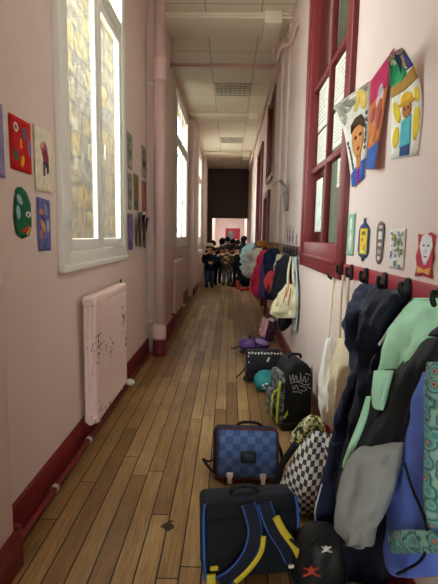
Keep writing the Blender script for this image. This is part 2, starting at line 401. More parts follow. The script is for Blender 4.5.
# left windows
def window(n, y0, y1, label):
    x0, x1 = -1.045, -1.005; w = y1-y0; zt = 3.24
    b = MB(); f = .075
    b.box((x0, y0-.03, ZS-.06), (x1+.012, y0+f, ZH+.03), .006); b.box((x0, y1-f, ZS-.06), (x1+.012, y1+.03, ZH+.03), .006)
    b.box((x0, y0+f-.01, ZH-f), (x1+.008, y1-f+.01, ZH+.03), .006); b.box((x0, y0+f-.01, ZS-.06), (x1+.008, y1-f+.01, ZS+.03), .006)
    b.box((x0, y0+f-.01, zt), (x1+.004, y1-f+.01, zt+.11), .006)
    root = struct(b.build('window_%d' % n, M_WHITE), label)
    ym = (y0+y1)/2; s = .075
    for a, c in ((y0+f, ym), (ym, y1-f)):
        q = MB(); xa, xb = x0+.008, x1
        q.box((xa, a+.004, ZS+.03), (xb, a+s, zt), .006); q.box((xa, c-s, ZS+.03), (xb, c-.004, zt), .008)
        q.box((xa, a+s-.01, ZS+.03), (xb, c-s+.01, ZS+.105), .008); q.box((xa, a+s-.01, zt-.075), (xb, c-s+.01, zt), .008)
        so = q.build('sash', M_WHITE, root)
        MB().box((-1.028, a+s-.01, ZS+.1), (-1.024, c-s+.01, zt-.07)).build('pane', M_GLASS, so)
    q = MB(); q.box((x0+.008, ym-.035, zt+.1), (x1-.01, ym+.035, ZH-f), .006)
    q.box((x0+.008, y0+f-.01, ZH-f-.04), (x1-.01, y1-f+.01, ZH-f+.01), .006)
    fo = q.build('fanlight_bar', M_WHITE, root)
    MB().box((-1.028, y0+f-.01, zt+.09), (-1.024, y1-f+.01, ZH-f+.01)).build('pane', M_GLASS, root)
    h = MB(); h.box((x1-.005, ym-.015, 2.10), (x1+.012, ym+.015, 2.24), .004); h.tube([(x1+.01, ym, 2.17), (x1+.04, ym, 2.17), (x1+.04, ym, 2.06)], .009, 8)
    h.build('handle', M_WHITEPL, root)
    for z in (1.55, 2.9):
        MB().tube([(x1+.012, y0+.05, z), (x1+.012, y0+.05, z+.1)], .011, 8).build('hinge', M_WHITEPL, root)
    MB().box((x1-.02, y0-.05, ZS-.10), (x1+.022, y1+.05, ZS-.055), .008).build('window_sill', M_WHITE, root)
    return root
window(1, *WINS[0], 'tall white window nearest the viewer, stone wall outside')
window(2, *WINS[1], 'tall white window beyond the standing pipe')
window(3, *WINS[2], 'farthest tall white window on the left wall')
window(6, *OPEN[0], 'tall white window behind the viewer')

# right: red framed classroom window
def red_window(n, y0, y1, z0, z1, label, cols, rows, fr=.11, panel=0, dep=.12):
    b = MB(); xa, xb = XR-.035, XR+dep
    b.box((xa, y0-.03, z0-.07), (xb, y0+fr, z1+.05), .008); b.box((xa, y1-fr, z0-.07), (xb, y1+.03, z1+.05), .008)
    b.box((xa, y0+fr-.01, z1-fr+.04), (xb, y1-fr+.01, z1+.05), .008); b.box((xa, y0+fr-.01, z0-.07), (xb, y1-fr+.01, z0+.03+panel), .008)
    b.box((xa-.015, y1-.02, z0-.07), (xb, y1+.06, z1+.05), .012)
    if panel: b.box((xa-.015, y0+fr-.02, z0+.02), (xa+.02, y1-fr+.02, z0+.05), .006)
    root = struct(b.build('window_%d' % n, M_RED), label)
    ya, yb, za, zb_ = y0+fr, y1-fr, z0+.03+panel, z1-fr+.04
    q = MB()
    for i in range(1, cols): y = ya+(yb-ya)*i/cols; q.box((XR+.0, y-.02, za-.01), (XR+.05, y+.02, zb_+.01), .006)
    for i in range(len(rows)): q.box((XR+.004, ya-.01, rows[i]-.022), (XR+.056, yb+.01, rows[i]+.022), .006)
    if cols > 1 or rows: q.build('glazing_bar', M_RED, root)
    MB().box((XR+.03, ya-.01, za-.01), (XR+.036, yb+.01, zb_+.01)).build('pane', M_GLASS, root)
    return root
W4 = red_window(4, *RW, 'large red-framed classroom window beside the three paintings', 2, [2.10, 2.82], panel=.13)
red_window(5, *HW, 'small high red-framed window farther along the right wall', 2, [], fr=.09)
# classroom behind the red window
b = MB(); b.box((X2, 2.0, 0), (4.0, 14.2, -.1)); b.box((4.0, 2.0, 0), (4.1, 14.2, ZC)); b.box((X2, 1.9, 0), (4.1, 2.0, ZC)); b.box((X2, 7.3, 0), (4.1, 7.4, ZC)); b.box((X2, 14.2, 0), (4.1, 14.3, ZC)); b.box((X2, 1.9, ZC), (4.1, 14.3, ZC+.1))
struct(b.build('wall_classroom', mat('classroom_paint', '#a9b0a4', .8, .1, 3)), 'grey green classroom walls seen through the panes')
# doors on the right
def door(n, y0, y1, z1, label):
    b = MB(); f = .08
    b.box((XR-.05, y0-f, 0), (XR+.12, y0+.03, z1+f), .008); b.box((XR-.05, y1-.03, 0), (XR+.12, y1+f, z1+f), .008); b.box((XR-.05, y0+.02, z1-.03), (XR+.12, y1-.02, z1+f), .008)
    root = struct(b.build('door_%d' % n, M_RED), label)
    p = MB(); p.box((XR+.05, y0+.03, 0.01), (XR+.1, y1-.03, z1-.03), .004)
    for za, zb2 in ((.15, .95), (1.1, z1-.2)): p.box((XR+.04, y0+.15, za), (XR+.06, y1-.15, zb2), .008)
    lf = p.build('door_leaf', M_RED if n == 2 else mat('brown_door', '#5a2a28', .5), root)
    MB().tube([(XR+.04, y0+.1, 1.05), (XR-.0, y0+.1, 1.05), (XR-.0, y0+.2, 1.05)], .011).build('door_handle', M_BRASS, root)
    return root
door(1, DW[0], DW[1], DW[3], 'low red-framed door under the high window')
door(2, DT[0], DT[1], DT[3], 'tall red-framed door near the end of the right wall')

# outside
b = MB(); b.box((-3.6, 7.4, -.3), (-3.1, 13.6, 6.4)); struct(b.build('wall_outside', M_STONE), 'sunlit rubble stone wall seen through the nearest window')
b = MB(); b.box((-3.65, 7.35, 6.4), (-3.02, 13.65, 6.52)); b.box((-3.5, 7.4, 6.52), (-3.2, 13.6, 9)); struct(b.build('trim_5', mat('pale_coping', '#cdbb80', .9, .05, 2)), 'pale yellow plaster above the stone wall')
b = MB(); b.box((-5.2, 26, -.3), (-4.2, 60, 8)); struct(b.build('wall_outside', mat('pale_render', '#dfe4d6', .9, .08, 2)), 'pale rendered wall far along the yard')
b = MB(); b.box((-30, -30, -.4), (-1.28, 60, -.3)); struct(b.build('ground_outside', mat('yard_gravel', '#dcd3c2', .95, .2, 8)), 'pale yard outside the windows')
# ------------------------------------------------------------------ radiators, pipes, ceiling lights
def chip_mat():
    m, nt, b = base('chipped_radiator_enamel'); L = nt.links
    tc = nd(nt, 'ShaderNodeTexCoord'); mp = nd(nt, 'ShaderNodeMapping'); mp.inputs['Scale'].default_value = (1, 1, .3)
    L.new(tc.outputs['Object'], mp.inputs[0])
    a = nd(nt, 'ShaderNodeTexNoise'); a.inputs['Scale'].default_value = 105; a.inputs['Detail'].default_value = 2
    c = nd(nt, 'ShaderNodeTexNoise'); c.inputs['Scale'].default_value = 4
    L.new(mp.outputs[0], a.inputs['Vector']); L.new(tc.outputs['Object'], c.inputs['Vector'])
    s = nd(nt, 'ShaderNodeMath', operation='MULTIPLY'); L.new(a.outputs['Fac'], s.inputs[0]); L.new(c.outputs['Fac'], s.inputs[1])
    r = nd(nt, 'ShaderNodeValToRGB'); e = r.color_ramp.elements
    e[0].position = .375; e[0].color = lin('#ecd3cd'); e[1].position = .40; e[1].color = lin('#5b4844')
    L.new(s.outputs[0], r.inputs[0]); L.new(r.outputs[0], b.inputs['Base Color']); b.inputs['Roughness'].default_value = .4
    return m
M_CHIP = chip_mat()
def radiator(y0, y1, z0, z1, xa, xb, label, n, m):
    root = thing('radiator', label, 'radiator', (0, y0, 0), group='radiators under the windows')
    w = (y1-y0)/n; b = MB()
    for i in range(n):
        yc = w*(i+.5)
        for x in (xa+.02, (xa+xb)/2, xb-.02):
            b.tube(curve([(x, yc, z0+.03), (x, yc, z0+.1), (x, yc, z1-.1), (x, yc, z1-.03)], 2), [w*.31]*7, 8)
        b.box((xa, yc-w*.42, z1-.075), (xb, yc+w*.42, z1), .02); b.box((xa, yc-w*.42, z0), (xb, yc+w*.42, z0+.075), .02)
    b.build('column_panel', m, root)
    for z in (z0+.037, z1-.037):
        MB().tube([((xa+xb)/2+.01, -.035, z), ((xa+xb)/2+.01, .01, z)], .026, 12).build('end_plug', M_RAD, root)
    v = MB(); yl = y1-y0
    v.tube([((xa+xb)/2, yl, z0+.04), ((xa+xb)/2, yl+.06, z0+.04)], .016, 10); v.sph(((xa+xb)/2+.05, yl+.085, z0-.03), (.045, .045, .032), 12)
    v.build('valve', M_WHITEPL, root)
    MB().tube([((xa+xb)/2, yl+.07, z0+.02), ((xa+xb)/2-.02, yl+.07, .05)], .012, 8).build('feed_pipe', M_REDB, root)
    MB().tube([((xa+xb)/2, yl-.02, z1-.01), ((xa+xb)/2, yl-.02, z1+.03)], .008, 8).build('bleed_valve', M_BLACK, root)
    for yy in (.12, yl-.12):
        MB().box((XL+.001, yy-.015, z0-.03), (xb-.02, yy+.015, z0+.01), .004).build('bracket', M_RAD, root)
radiator(2.94, 3.86, .16, 1.075, -1.005, -.905, 'pink chipped radiator under the nearest window', 15, M_CHIP)
radiator(7.35, 8.6, .14, 1.06, -1.005, -.90, 'pink radiator just beyond the standing pipe', 16, M_RAD)
radiator(12.5, 14.6, .14, 1.06, -1.005, -.88, 'farthest pink radiator, beside the child in a hat', 18, M_RAD)

sp_ = thing('standing_pipe', 'thick pink standing pipe from floor to ceiling on the left', 'pipe', (-.862, 5.40, 0))
MB().tube([(0, 0, .2), (0, 0, ZC)], .066, 28).build('shaft', M_PIPE, sp_)
b = MB()
b.tube([(0, 0, 3.28), (0, 0, 3.30), (0, 0, 3.52), (0, 0, 3.55)], [.067, .078, .078, .067], 28); b.build('collar', M_PIPE, sp_)
MB().tube([(0, 0, .20), (0, 0, .24), (0, 0, .36), (0, 0, .40)], [.084, .086, .086, .067], 28).build('collar', M_PIPE, sp_)
MB().tube([(0, 0, 0), (0, 0, .03), (0, 0, .21)], [.092, .084, .082], 28).build('red_base', M_REDB, sp_)
for z in (3.25, .42):
    b = MB(); b.tube([(-.02, 0, z), (-.15, 0, z)], .012, 8); b.sph((-.105, -.03, z), .018, 10); b.build('wall_clip', M_WHITEPL, sp_)

hp = thing('heating_pipe', 'narrow red heating pipe running low along the left skirting', 'pipe', (-.985, -1, .06))
MB().tube([(.02, 0, 0), (.02, 6.26, 0)], .019, 10).build('run', M_REDB, hp); MB().tube([(.14, 6.53, 0), (.14, 8.1, .0)], .019, 10).build('run', M_REDB, hp)
b = MB(); b.tube(curve([(.14, 7.75, 0), (.17, 7.78, .04), (.175, 7.8, .14), (.14, 7.84, .18), (.09, 7.84, .2)], 5), .022, 10); b.build('bend', M_REDB, hp)
for y in (3.3, 3.9): MB().tube([(.02, y, 0), (.02, y+.03, 0)], .024, 10).build('joint', mat('chipped_white_paint', '#c9b0a8', .6), hp)

cp = thing('ceiling_pipe', 'thin pink pipe crossing under the ceiling and bending into the right wall', 'pipe', (0, 6.6, 3.9))
MB().tube([(-.93, 0, 0), (.63, 0, 0)], .024, 12).build('cross_run', mat('brown_pink_pipe', '#b79088', .5), cp)
MB().tube([(.61, .02, 0), (.605, -.52, 0), (.615, -.60, 0), (.64, -.66, 0), (.69, -.69, 0), (.715, -.74, 0), (.722, -.80, 0), (.722, -1.2, 0), (.75, -1.26, 0)], .026, 12).build('bend', M_PIPE, cp)
MB().tube([(.61, 0, .0), (.625, 9.9, .0)], .026, 10).build('wall_run', M_PIPE, cp)
for x in (-.86, .56): MB().tube([(x, 0, -.03), (x, 0, .40)], .012, 8).build('hanger', M_PIPE, cp)

def ceiling_light(y0, label):
    root = thing('ceiling_light', label, 'light', (0, y0, ZC), group='louvred ceiling lights')
    b = MB(); s = .345; x0 = -.01
    for lo, hi in (((-s, 0, -.022), (s, .03, .01)), ((-s, .67, -.022), (s, .70, .01)), ((-s, .02, -.022), (-s+.03, .68, .01)), ((s-.03, .02, -.022), (s, .68, .01))): b.box(lo, hi, .003)
    b.build('frame', mat('light_frame', '#c8c4b4', .5), root)
    b = MB()
    for i in range(1, 7): x = -s+.03+(2*s-.06)*i/7; b.box((x-.008, .03, -.016), (x+.008, .67, .004))
    for i in range(1, 5): y = .03+.64*i/5; b.box((-s+.03, y-.006, -.012), (s-.03, y+.006, .004))
    b.build('louvre', mat('louvre_aluminium', '#a09f94', .5), root)
    MB().box((-s+.02, .02, .002), (s-.02, .68, .012)).build('reflector', mat('reflector', '#d2d3c8', .5), root)
ceiling_light(8.55, 'nearer louvred square light set in the ceiling'); ceiling_light(13.05, 'farther louvred square light set in the ceiling')

# ------------------------------------------------------------------ children's artwork
def ell(u, v, ru, rv, rot=0, n=14):
    return [(u+ru*math.cos(t)*math.cos(rot)-rv*math.sin(t)*math.sin(rot), v+ru*math.cos(t)*math.sin(rot)+rv*math.sin(t)*math.cos(rot)) for t in [2*PI*i/n for i in range(n)]]
def artwork(name, label, cat, left, right, sheet, blobs, side, group=None):
    """paper between a left and a right edge (each top to bottom); blobs are painted shapes in sheet coordinates u,v (v down)"""
    def samp(P, v):
        P = [Vector(p) for p in P]
        if len(P) == 2: return P[0].lerp(P[1], v)
        f = v*(len(P)-1); i = min(int(f), len(P)-2); t = f-i
        a, b, c, d = P[max(0, i-1)], P[i], P[i+1], P[min(len(P)-1, i+2)]
        return .5*((2*b)+(c-a)*t+(2*a-5*b+4*c-d)*t*t+(3*b-a-3*c+d)*t**3)
    def pos(u, v): return samp(left, v).lerp(samp(right, v), u)
    def nor(u, v):
        e = .02; a = pos(min(1, u+e), v)-pos(max(0, u-e), v); c = pos(u, min(1, v+e))-pos(u, max(0, v-e))
        n = a.cross(c).normalized()
        return n if n.x*side > 0 else -n
    b = MB(); org = pos(.5, .5)
    if sheet:
        b.use(sheet); nu, nv = 5, 12
        F = [[b.bm.verts.new(pos(i/nu, j/nv)-org+nor(i/nu, j/nv)*.0006) for i in range(nu+1)] for j in range(nv+1)]
        K = [[b.bm.verts.new(pos(i/nu, j/nv)-org-nor(i/nu, j/nv)*.0006) for i in range(nu+1)] for j in range(nv+1)]
        for j in range(nv):
            for i in range(nu):
                b._f((F[j][i], F[j][i+1], F[j+1][i+1], F[j+1][i]), True); b._f((K[j][i], K[j+1][i], K[j+1][i+1], K[j][i+1]), True)
        for j in range(nv):
            b._f((F[j][0], F[j+1][0], K[j+1][0], K[j][0])); b._f((F[j][nu], K[j][nu], K[j+1][nu], F[j+1][nu]))
        for i in range(nu):
            b._f((F[0][i], K[0][i], K[0][i+1], F[0][i+1])); b._f((F[nv][i], F[nv][i+1], K[nv][i+1], K[nv][i]))
    h = .0009
    for pl, m in blobs:
        b.use(m); h += .00025
        cu = sum(p[0] for p in pl)/len(pl); cv = sum(p[1] for p in pl)/len(pl)
        def P(u, v, hh): return pos(u, v)-org+nor(min(1, max(0, u)), min(1, max(0, v)))*hh
        cen = b.bm.verts.new(P(cu, cv, h)); rgs = []
        for q in (.4, .75, 1): rgs.append([b.bm.verts.new(P(cu+(u-cu)*q, cv+(v-cv)*q, h)) for u, v in pl])
        low = [b.bm.verts.new(P(u, v, -.0004 if not sheet else .0004)) for u, v in pl]
        n = len(pl)
        for i in range(n):
            j = (i+1) % n; b._f((cen, rgs[0][i], rgs[0][j]), True)
            for q in (0, 1): b._f((rgs[q][i], rgs[q+1][i], rgs[q+1][j], rgs[q][j]), True)
            b._f((rgs[2][i], low[i], low[j], rgs[2][j]))
    o = b.build(name, None, None, org)
    return tag(o, label, cat, group)
pc = lambda h: mat('paint_'+h[1:], h, .8, .32, 22, spec=.15)
def rect(u0, v0, u1, v1): return [(u0, v0), (u1, v0), (u1, v1), (u0, v1)]
XLp = XL+.006
def lp(y0, z0, y1, z1, dz0=0, dz1=0, y0b=None, y1b=None):      # sheet on the left wall, y0 is the nearer edge
    return [(XLp, y0, z0), (XLp, y0b or y0, z1)], [(XLp, y1, z0+dz0), (XLp, y1b or y1, z1+dz1)]
l, r = lp(1.84, 2.06, 2.02, 1.74)
artwork('drawing', 'lavender sheet of paper at the left edge of the photo', 'drawing', l, r, pc('#8e84ae'), [(ell(.6, .35, .18, .1), pc('#5d5a86'))], 1, 'collages beside the nearest window')
l, r = lp(2.08, 2.045, 2.295, 1.795)
artwork('drawing', 'red collage face with yellow nose, hung beside the nearest window', 'drawing', l, r, pc('#c4201f'), [
    (ell(.28, .2, .11, .09), pc('#e8d8d2')), (ell(.27, .2, .045, .05), pc('#5d5560')), (ell(.68, .26, .14, .13, .5), pc('#7b5a78')), (ell(.9, .5, .1, .18), pc('#8a6a90')),
    (rect(.45, .38, .53, .56), pc('#e0a63a')), (ell(.24, .72, .12, .11), pc('#5b6a4a')), (ell(.53, .8, .07, .13, .5), pc('#e6b52c'))], 1, 'collages beside the nearest window')
l, r = lp(2.335, 2.06, 2.56, 1.72)
artwork('drawing', 'cream sheet with a tall figure in purple trousers', 'drawing', l, r, pc('#ecdcc2'), [
    (ell(.55, .34, .18, .14, .2), pc('#b45a6a')), (ell(.62, .45, .17, .13), pc('#8f3a56')), (ell(.42, .27, .13, .05, -.4), pc('#d9a08a')),
    (rect(.44, .52, .78, .60), pc('#4a3c50')), ([(.44, .55), (.58, .55), (.55, .74), (.44, .74)], pc('#7d5a86')), ([(.64, .55), (.78, .55), (.76, .68), (.66, .70)], pc('#4d5a4a')),
    (ell(.5, .78, .05, .035), pc('#f6efe4')), (ell(.73, .72, .05, .035), pc('#f6efe4'))], 1, 'collages beside the nearest window')
l, r = lp(2.09, 1.72, 2.27, 1.47, 0, 0)
artwork('paper_mask', 'green paper mask with grey eyes under the red collage', 'mask', l, r, None, [
    ([(.2, .03), (.45, 0), (.75, .08), (.98, .3), (1, .75), (.8, .95), (.4, 1), (.1, .9), (0, .6), (.05, .25)], pc('#1f6a4a')),
    (ell(.33, .25, .17, .08, .4), pc('#a9c3cc')), (ell(.22, .5, .11, .14, -.3), pc('#93b6c4')), (ell(.8, .52, .16, .06), pc('#efe8da')), (ell(.8, .52, .05, .04), pc('#40332c')),
    ([(.25, .86), (.85, .74), (.8, .9)], pc('#c2402c')), ([(.62, .92), (.88, .76), (.92, .8), (.7, .94)], pc('#e0b23a'))], 1, 'collages beside the nearest window')
l, r = lp(2.345, 1.69, 2.51, 1.40, -.01)
artwork('drawing', 'violet blue collage with orange and pale leaf shapes', 'drawing', l, r, pc('#6a6aa8'), [
    (ell(.65, .2, .15, .09, .9), pc('#9aa6c4')), (ell(.3, .26, .18, .06), pc('#d38a4a')), (ell(.4, .52, .2, .08, .5), pc('#e39a5a')), (ell(.78, .52, .11, .12), pc('#a6c0cc')),
    (ell(.25, .68, .08, .09), pc('#cf8a4c')), (ell(.55, .85, .17, .06, -.4), pc('#46648a')), (ell(.4, .38, .14, .04, .3), pc('#4a4478'))], 1, 'collages beside the nearest window')
# cluster between the nearest window and the standing pipe
G2 = 'drawings between the window and the standing pipe'
def wob(n=10, a=.06):
    return [(u+random.uniform(-a, a)*.5, v+random.uniform(-a, a)*.5) for u, v in ell(.5, .5, .5, .5, 0, n)]
cl = [('drawing', 'grey green drawing at the top left of the cluster by the pipe', 4.43, 2.50, 4.66, 2.15, '#8d9484', '#5f6a58', '#b9a98c', 0),
      ('drawing', 'grey drawing below the topmost one in the cluster by the pipe', 4.43, 2.11, 4.63, 1.75, '#8a8a86', '#5a6a60', '#b0a69a', 0),
      ('drawing', 'violet sheet at the lower left of the cluster by the pipe', 4.42, 1.71, 4.66, 1.34, '#7a6a98', '#8d80ac', '#64588a', 0),
      ('drawing', 'olive green drawing in the middle of the cluster by the pipe', 4.70, 2.14, 4.96, 1.76, '#77836a', '#a0603c', '#5a6a4c', 0),
      ('drawing', 'grey portrait with dark hair at the top right of the cluster by the pipe', 5.14, 2.52, 5.40, 2.16, '#9c9490', '#4a3a36', '#c2b2a4', 0),
      ('drawing', 'orange drawing right beside the standing pipe', 5.14, 2.12, 5.40, 1.77, '#8a6a7a', '#d0782c', '#c8642a', 0),
      ('drawing', 'curled green paper with a dark edge at the bottom of the cluster by the pipe', 4.72, 1.74, 4.92, 1.37, '#7f9482', '#4a3436', '#a8b09c', .10),
      ('drawing', 'curled dark red paper at the bottom of the cluster by the pipe', 4.94, 1.72, 5.12, 1.36, '#6a3c46', '#a0545c', '#493a44', .08),
      ('drawing', 'curled purple paper at the bottom right of the cluster by the pipe', 5.16, 1.70, 5.38, 1.34, '#6c5076', '#8a3f52', '#4f4468', .08)]
for nm, lab, y0, z0, y1, z1, c0, c1, c2, cu in cl:
    lft = [(XLp+cu, y0, z0), (XLp+cu*.5, y0+.01, (z0+z1)/2), (XLp+cu*.2, y0+.02, z1)]; rgt = [(XLp, y1, z0), (XLp, y1, (z0+z1)/2), (XLp, y1-.02, z1)]
    artwork(nm, lab, 'drawing', lft, rgt, pc(c0), [(ell(.5, .42, .28, .26), pc(c1)), (ell(.52, .36, .15, .12), pc(c2)), (ell(.5, .8, .36, .09), pc(c2))], 1, G2)
# three paintings peeling off the right wall
artwork('painting', 'painting of a brown-faced man in a blue top, peeling off toward the window', 'painting',
    [(.60, 2.74, 2.275), (.665, 2.74, 2.13), (.70, 2.735, 1.97), (.725, 2.72, 1.80)], [(.728, 2.46, 2.33), (.732, 2.47, 2.16), (.734, 2.49, 1.99), (.734, 2.51, 1.83)], pc('#d8d6cb'), [
    ([(0, 0), (.95, 0), (.9, .1), (.7, .16), (.5, .14), (.3, .22), (.1, .3), (.02, .2)], pc('#a39f90')), (ell(.75, .14, .16, .09, .5), pc('#d9bf62')), (ell(.38, .1, .2, .04, .2), pc('#87877e')),
    (ell(.6, .17, .12, .04, -.4), pc('#c8b060')), (ell(.18, .12, .1, .03, .6), pc('#8f8f88')),
    ([(.05, .84), (.3, .80), (.72, .77), (1, .76), (1, 1), (.05, 1)], pc('#2f56a8')), ([(.45, .62), (.7, .6), (.72, .84), (.48, .86)], pc('#c2824e')), ([(.38, .84), (.66, .80), (.64, 1), (.42, 1)], pc('#7a2a78')),
    (ell(.55, .52, .27, .2), pc('#c98a52')), ([(.28, .42), (.3, .33), (.5, .28), (.72, .28), (.85, .36), (.84, .44), (.7, .37), (.45, .38)], pc('#4a3524')),
    (ell(.47, .49, .06, .02), pc('#2e2018')), (ell(.68, .48, .06, .02), pc('#2e2018')), (ell(.58, .62, .08, .02), pc('#8a3f30'))]
    + [(ell(.1+.03*i, .5+.055*i, .04, .022, .5*i), pc('#55565c')) for i in range(6)] + [(ell(.9+.01*(i % 2), .3+.07*i, .035, .02, .6*i), pc('#60626a')) for i in range(6)], -1, 'portrait paintings on the right wall')
artwork('painting', 'middle painting with crimson top and blue bottom, orange figure', 'painting',
    [(.715, 2.43, 2.31), (.725, 2.45, 2.16), (.73, 2.46, 2.01), (.73, 2.465, 1.87)], [(.735, 2.16, 2.37), (.725, 2.19, 2.2), (.715, 2.215, 2.02), (.70, 2.22, 1.835)], pc('#c9836a'), [
    (rect(0.02, 0.0, .98, .3), pc('#b02a56')), ([(.02, .28), (.98, .3), (.98, .75), (.02, .78)], pc('#c4703c')), (ell(.3, .6, .22, .12), pc('#c8944a')),
    (rect(.02, .75, .98, .99), pc('#3a5ea8')), (ell(.62, .33, .2, .07), pc('#c9b6c0')), (ell(.6, .26, .12, .05), pc('#a8a3b4')), (ell(.66, .46, .17, .12), pc('#a85a48')), (ell(.5, .62, .16, .1), pc('#b56a42')),
    (ell(.78, .54, .1, .1), pc('#8c3f4c')), (ell(.28, .42, .12, .08), pc('#a04a5a'))], -1, 'portrait paintings on the right wall')
artwork('painting', 'curled painting of a figure in a yellow hat with a green and blue top edge', 'painting',
    [(.575, 1.74, 2.17), (.645, 1.96, 2.25), (.71, 2.12, 2.225), (.732, 2.14, 2.13), (.735, 2.13, 2.0), (.735, 2.125, 1.865)], [(.60, 1.745, 2.185), (.675, 1.88, 2.255), (.71, 1.85, 2.18), (.73, 1.82, 2.09), (.735, 1.80, 1.98), (.735, 1.815, 1.83)], pc('#e7e4d6'), [
    ([(0, 0), (1, 0), (1, .2), (.55, .17), (.35, .22), (0, .24)], pc('#b03a52')), ([(.4, .17), (1, .18), (1, .4), (.5, .42)], pc('#5a5aa6')), (ell(.68, .28, .1, .1, .4), pc('#d8b24a')),
    ([(0, .25), (.4, .2), (.62, .33), (.7, .44), (.45, .5), (0, .5)], pc('#36a06a')), (ell(.25, .33, .16, .06), pc('#4ab0a0')),
    ([(0, .5), (.5, .48), (1, .4), (1, .52), (.5, .57), (0, .58)], pc('#b08440')),
    (ell(.2, .7, .16, .06, .4), pc('#dcc23c')), (ell(.2, .86, .12, .06), pc('#dcc23c')), (ell(.88, .64, .08, .06), pc('#d9c044')), (ell(.86, .82, .1, .09), pc('#dcc440')),
    ([(.38, .78), (.7, .76), (.74, .92), (.36, .93)], pc('#5ab4c0')), (rect(.4, .92, .72, .985), pc('#2f4a80')), (ell(.56, .71, .15, .065), pc('#b5763f')), (ell(.56, .64, .2, .05), pc('#e0b42a')), (ell(.56, .67, .3, .018), pc('#c99a2c')),
    (ell(.5, .71, .02, .01), pc('#2a1c14')), (ell(.62, .71, .02, .01), pc('#2a1c14'))], -1, 'portrait paintings on the right wall')
# row of paper masks above the rail
XRp = XR-.005
def rp(y0, z0, y1, z1): return [(XRp, y0, z0), (XRp, y0, z1)], [(XRp, y1, z0), (XRp, y1, z1)]
G4 = 'paper masks above the near coat rail'
l, r = rp(2.80, 1.645, 2.65, 1.395)
artwork('paper_mask', 'pale green strip with a white vase shape beside the red window frame', 'mask', l, r, pc('#8fb59c'), [
    ([(.4, .1), (.62, .1), (.7, .25), (.55, .42), (.75, .65), (.6, .9), (.4, .9), (.28, .65), (.45, .42), (.32, .25)], pc('#e6e2d2')), (ell(.5, .7, .1, .08), pc('#c9d8c4'))], -1, G4)
l, r = rp(2.56, 1.61, 2.36, 1.375)
artwork('paper_mask', 'yellow oval mask with a dark blue border', 'mask', l, r, None, [
    ([(.42, .12), (.45, 0), (.58, 0), (.6, .1), (.85, .17), (1, .3), (.98, .8), (.85, .9), (.62, .93), (.58, 1), (.42, 1), (.4, .93), (.12, .88), (.02, .75), (.05, .28), (.18, .17)], pc('#39506c')),
    (rect(.2, .24, .84, .84), pc('#e6c13c')), (ell(.5, .35, .2, .05), pc('#8a7434')), (ell(.42, .5, .1, .05), pc('#c98a2c')), (ell(.6, .68, .13, .07), pc('#d9a030')), (ell(.5, .78, .2, .03), pc('#f0dc8a'))], -1, G4)
l, r = rp(2.245, 1.585, 2.135, 1.375)
artwork('paper_mask', 'narrow brown strip mask with pale squares', 'mask', l, r, None, [
    ([(.5, 0), (.9, .06), (1, .15), (.9, .85), (.6, 1), (.35, 1), (.1, .9), (0, .2), (.15, .06)], pc('#7a6c66')), (rect(.3, .1, .75, .17), pc('#d0c2b8')), (rect(.3, .24, .75, .42), pc('#e9e4de')), (rect(.3, .5, .75, .58), pc('#cfc3bb')), (rect(.32, .66, .72, .76), pc('#b0a49e')), (ell(.5, .86, .18, .05), pc('#e2d8d0'))], -1, G4)
l, r = rp(2.05, 1.545, 1.88, 1.37)
artwork('paper_mask', 'pale strip scattered with green and blue dots', 'mask', l, r, pc('#dcd9cc'), [(ell(random.uniform(.1, .9), random.uniform(.06, .94), .055, .022, random.random()*3), pc(random.choice(['#8aa878', '#a4b4d0', '#b9a65c', '#8f9fc4']))) for _ in range(44)], -1, G4)
l, r = rp(1.76, 1.53, 1.60, 1.355)
artwork('paper_mask', 'red mask with a white pointed face, rightmost of the row', 'mask', l, r, None, [
    ([(.05, .05), (.4, .08), (.75, .02), (.95, .08), (.9, .4), (1, .55), (.88, .7), (.98, .98), (.5, .95), (.02, 1), (.1, .75), (0, .55), (.12, .35)], pc('#bd4152')),
    ([(.3, .1), (.55, .05), (.8, .12), (.88, .3), (.75, .55), (.6, .7), (.5, .72), (.38, .6), (.2, .32)], pc('#e9e6ea')), (ell(.42, .3, .06, .022), pc('#4b5a86')), (ell(.68, .3, .06, .022), pc('#4b5a86')), (ell(.56, .42, .035, .05), pc('#b8bcd0')), (ell(.55, .54, .09, .018), pc('#c0505c')),
    ([(.12, .76), (.5, .82), (.88, .76), (.82, .93), (.5, .88), (.15, .93)], pc('#d9a85a'))], -1, G4)
# strips farther along the wall
G5 = 'small drawings on the wall between the windows'
for y0, y1, z0, z1, c, lab in [(5.75, 5.60, 1.66, 1.40, '#a89a96', 'far left grey strip drawing above the dark rail end'), (5.55, 5.36, 1.64, 1.40, '#b8aca6', 'second grey strip drawing above the dark rail end'),
                               (5.28, 5.12, 1.62, 1.40, '#9a9094', 'third grey strip drawing above the dark rail end'), (4.98, 4.86, 1.55, 1.385, '#8e8088', 'small dark strip drawing nearest the red window frame'), (7.4, 7.25, 1.6, 1.42, '#b9a99c', 'tiny pale drawing beside the low red door')]:
    l, r = rp(y0, z0, y1, z1)
    artwork('drawing', lab, 'drawing', l, r, pc('#d6c6c2'), [(ell(.5, .3, .3, .18), pc(c)), (ell(.5, .65, .36, .2), pc('#8a7f84')), (ell(.45, .5, .1, .3), pc('#55505a'))], -1, G5)
# curled poster
artwork('curled_poster', 'grey poster curling off the wall beyond the red window', 'poster',
    [(.53, 5.9, 2.15), (.59, 6.0, 2.23), (.655, 6.06, 2.22), (.705, 6.1, 2.10), (.725, 6.12, 1.97), (.725, 6.13, 1.83)], [(.55, 5.55, 2.13), (.60, 5.6, 2.20), (.66, 5.64, 2.18), (.70, 5.66, 2.07), (.72, 5.68, 1.95), (.73, 5.7, 1.84)], mat('grey_poster', '#a69a92', .5),
    [(rect(.05, .6, .95, .98), mat('poster_dark', '#6a4340', .5))], -1)
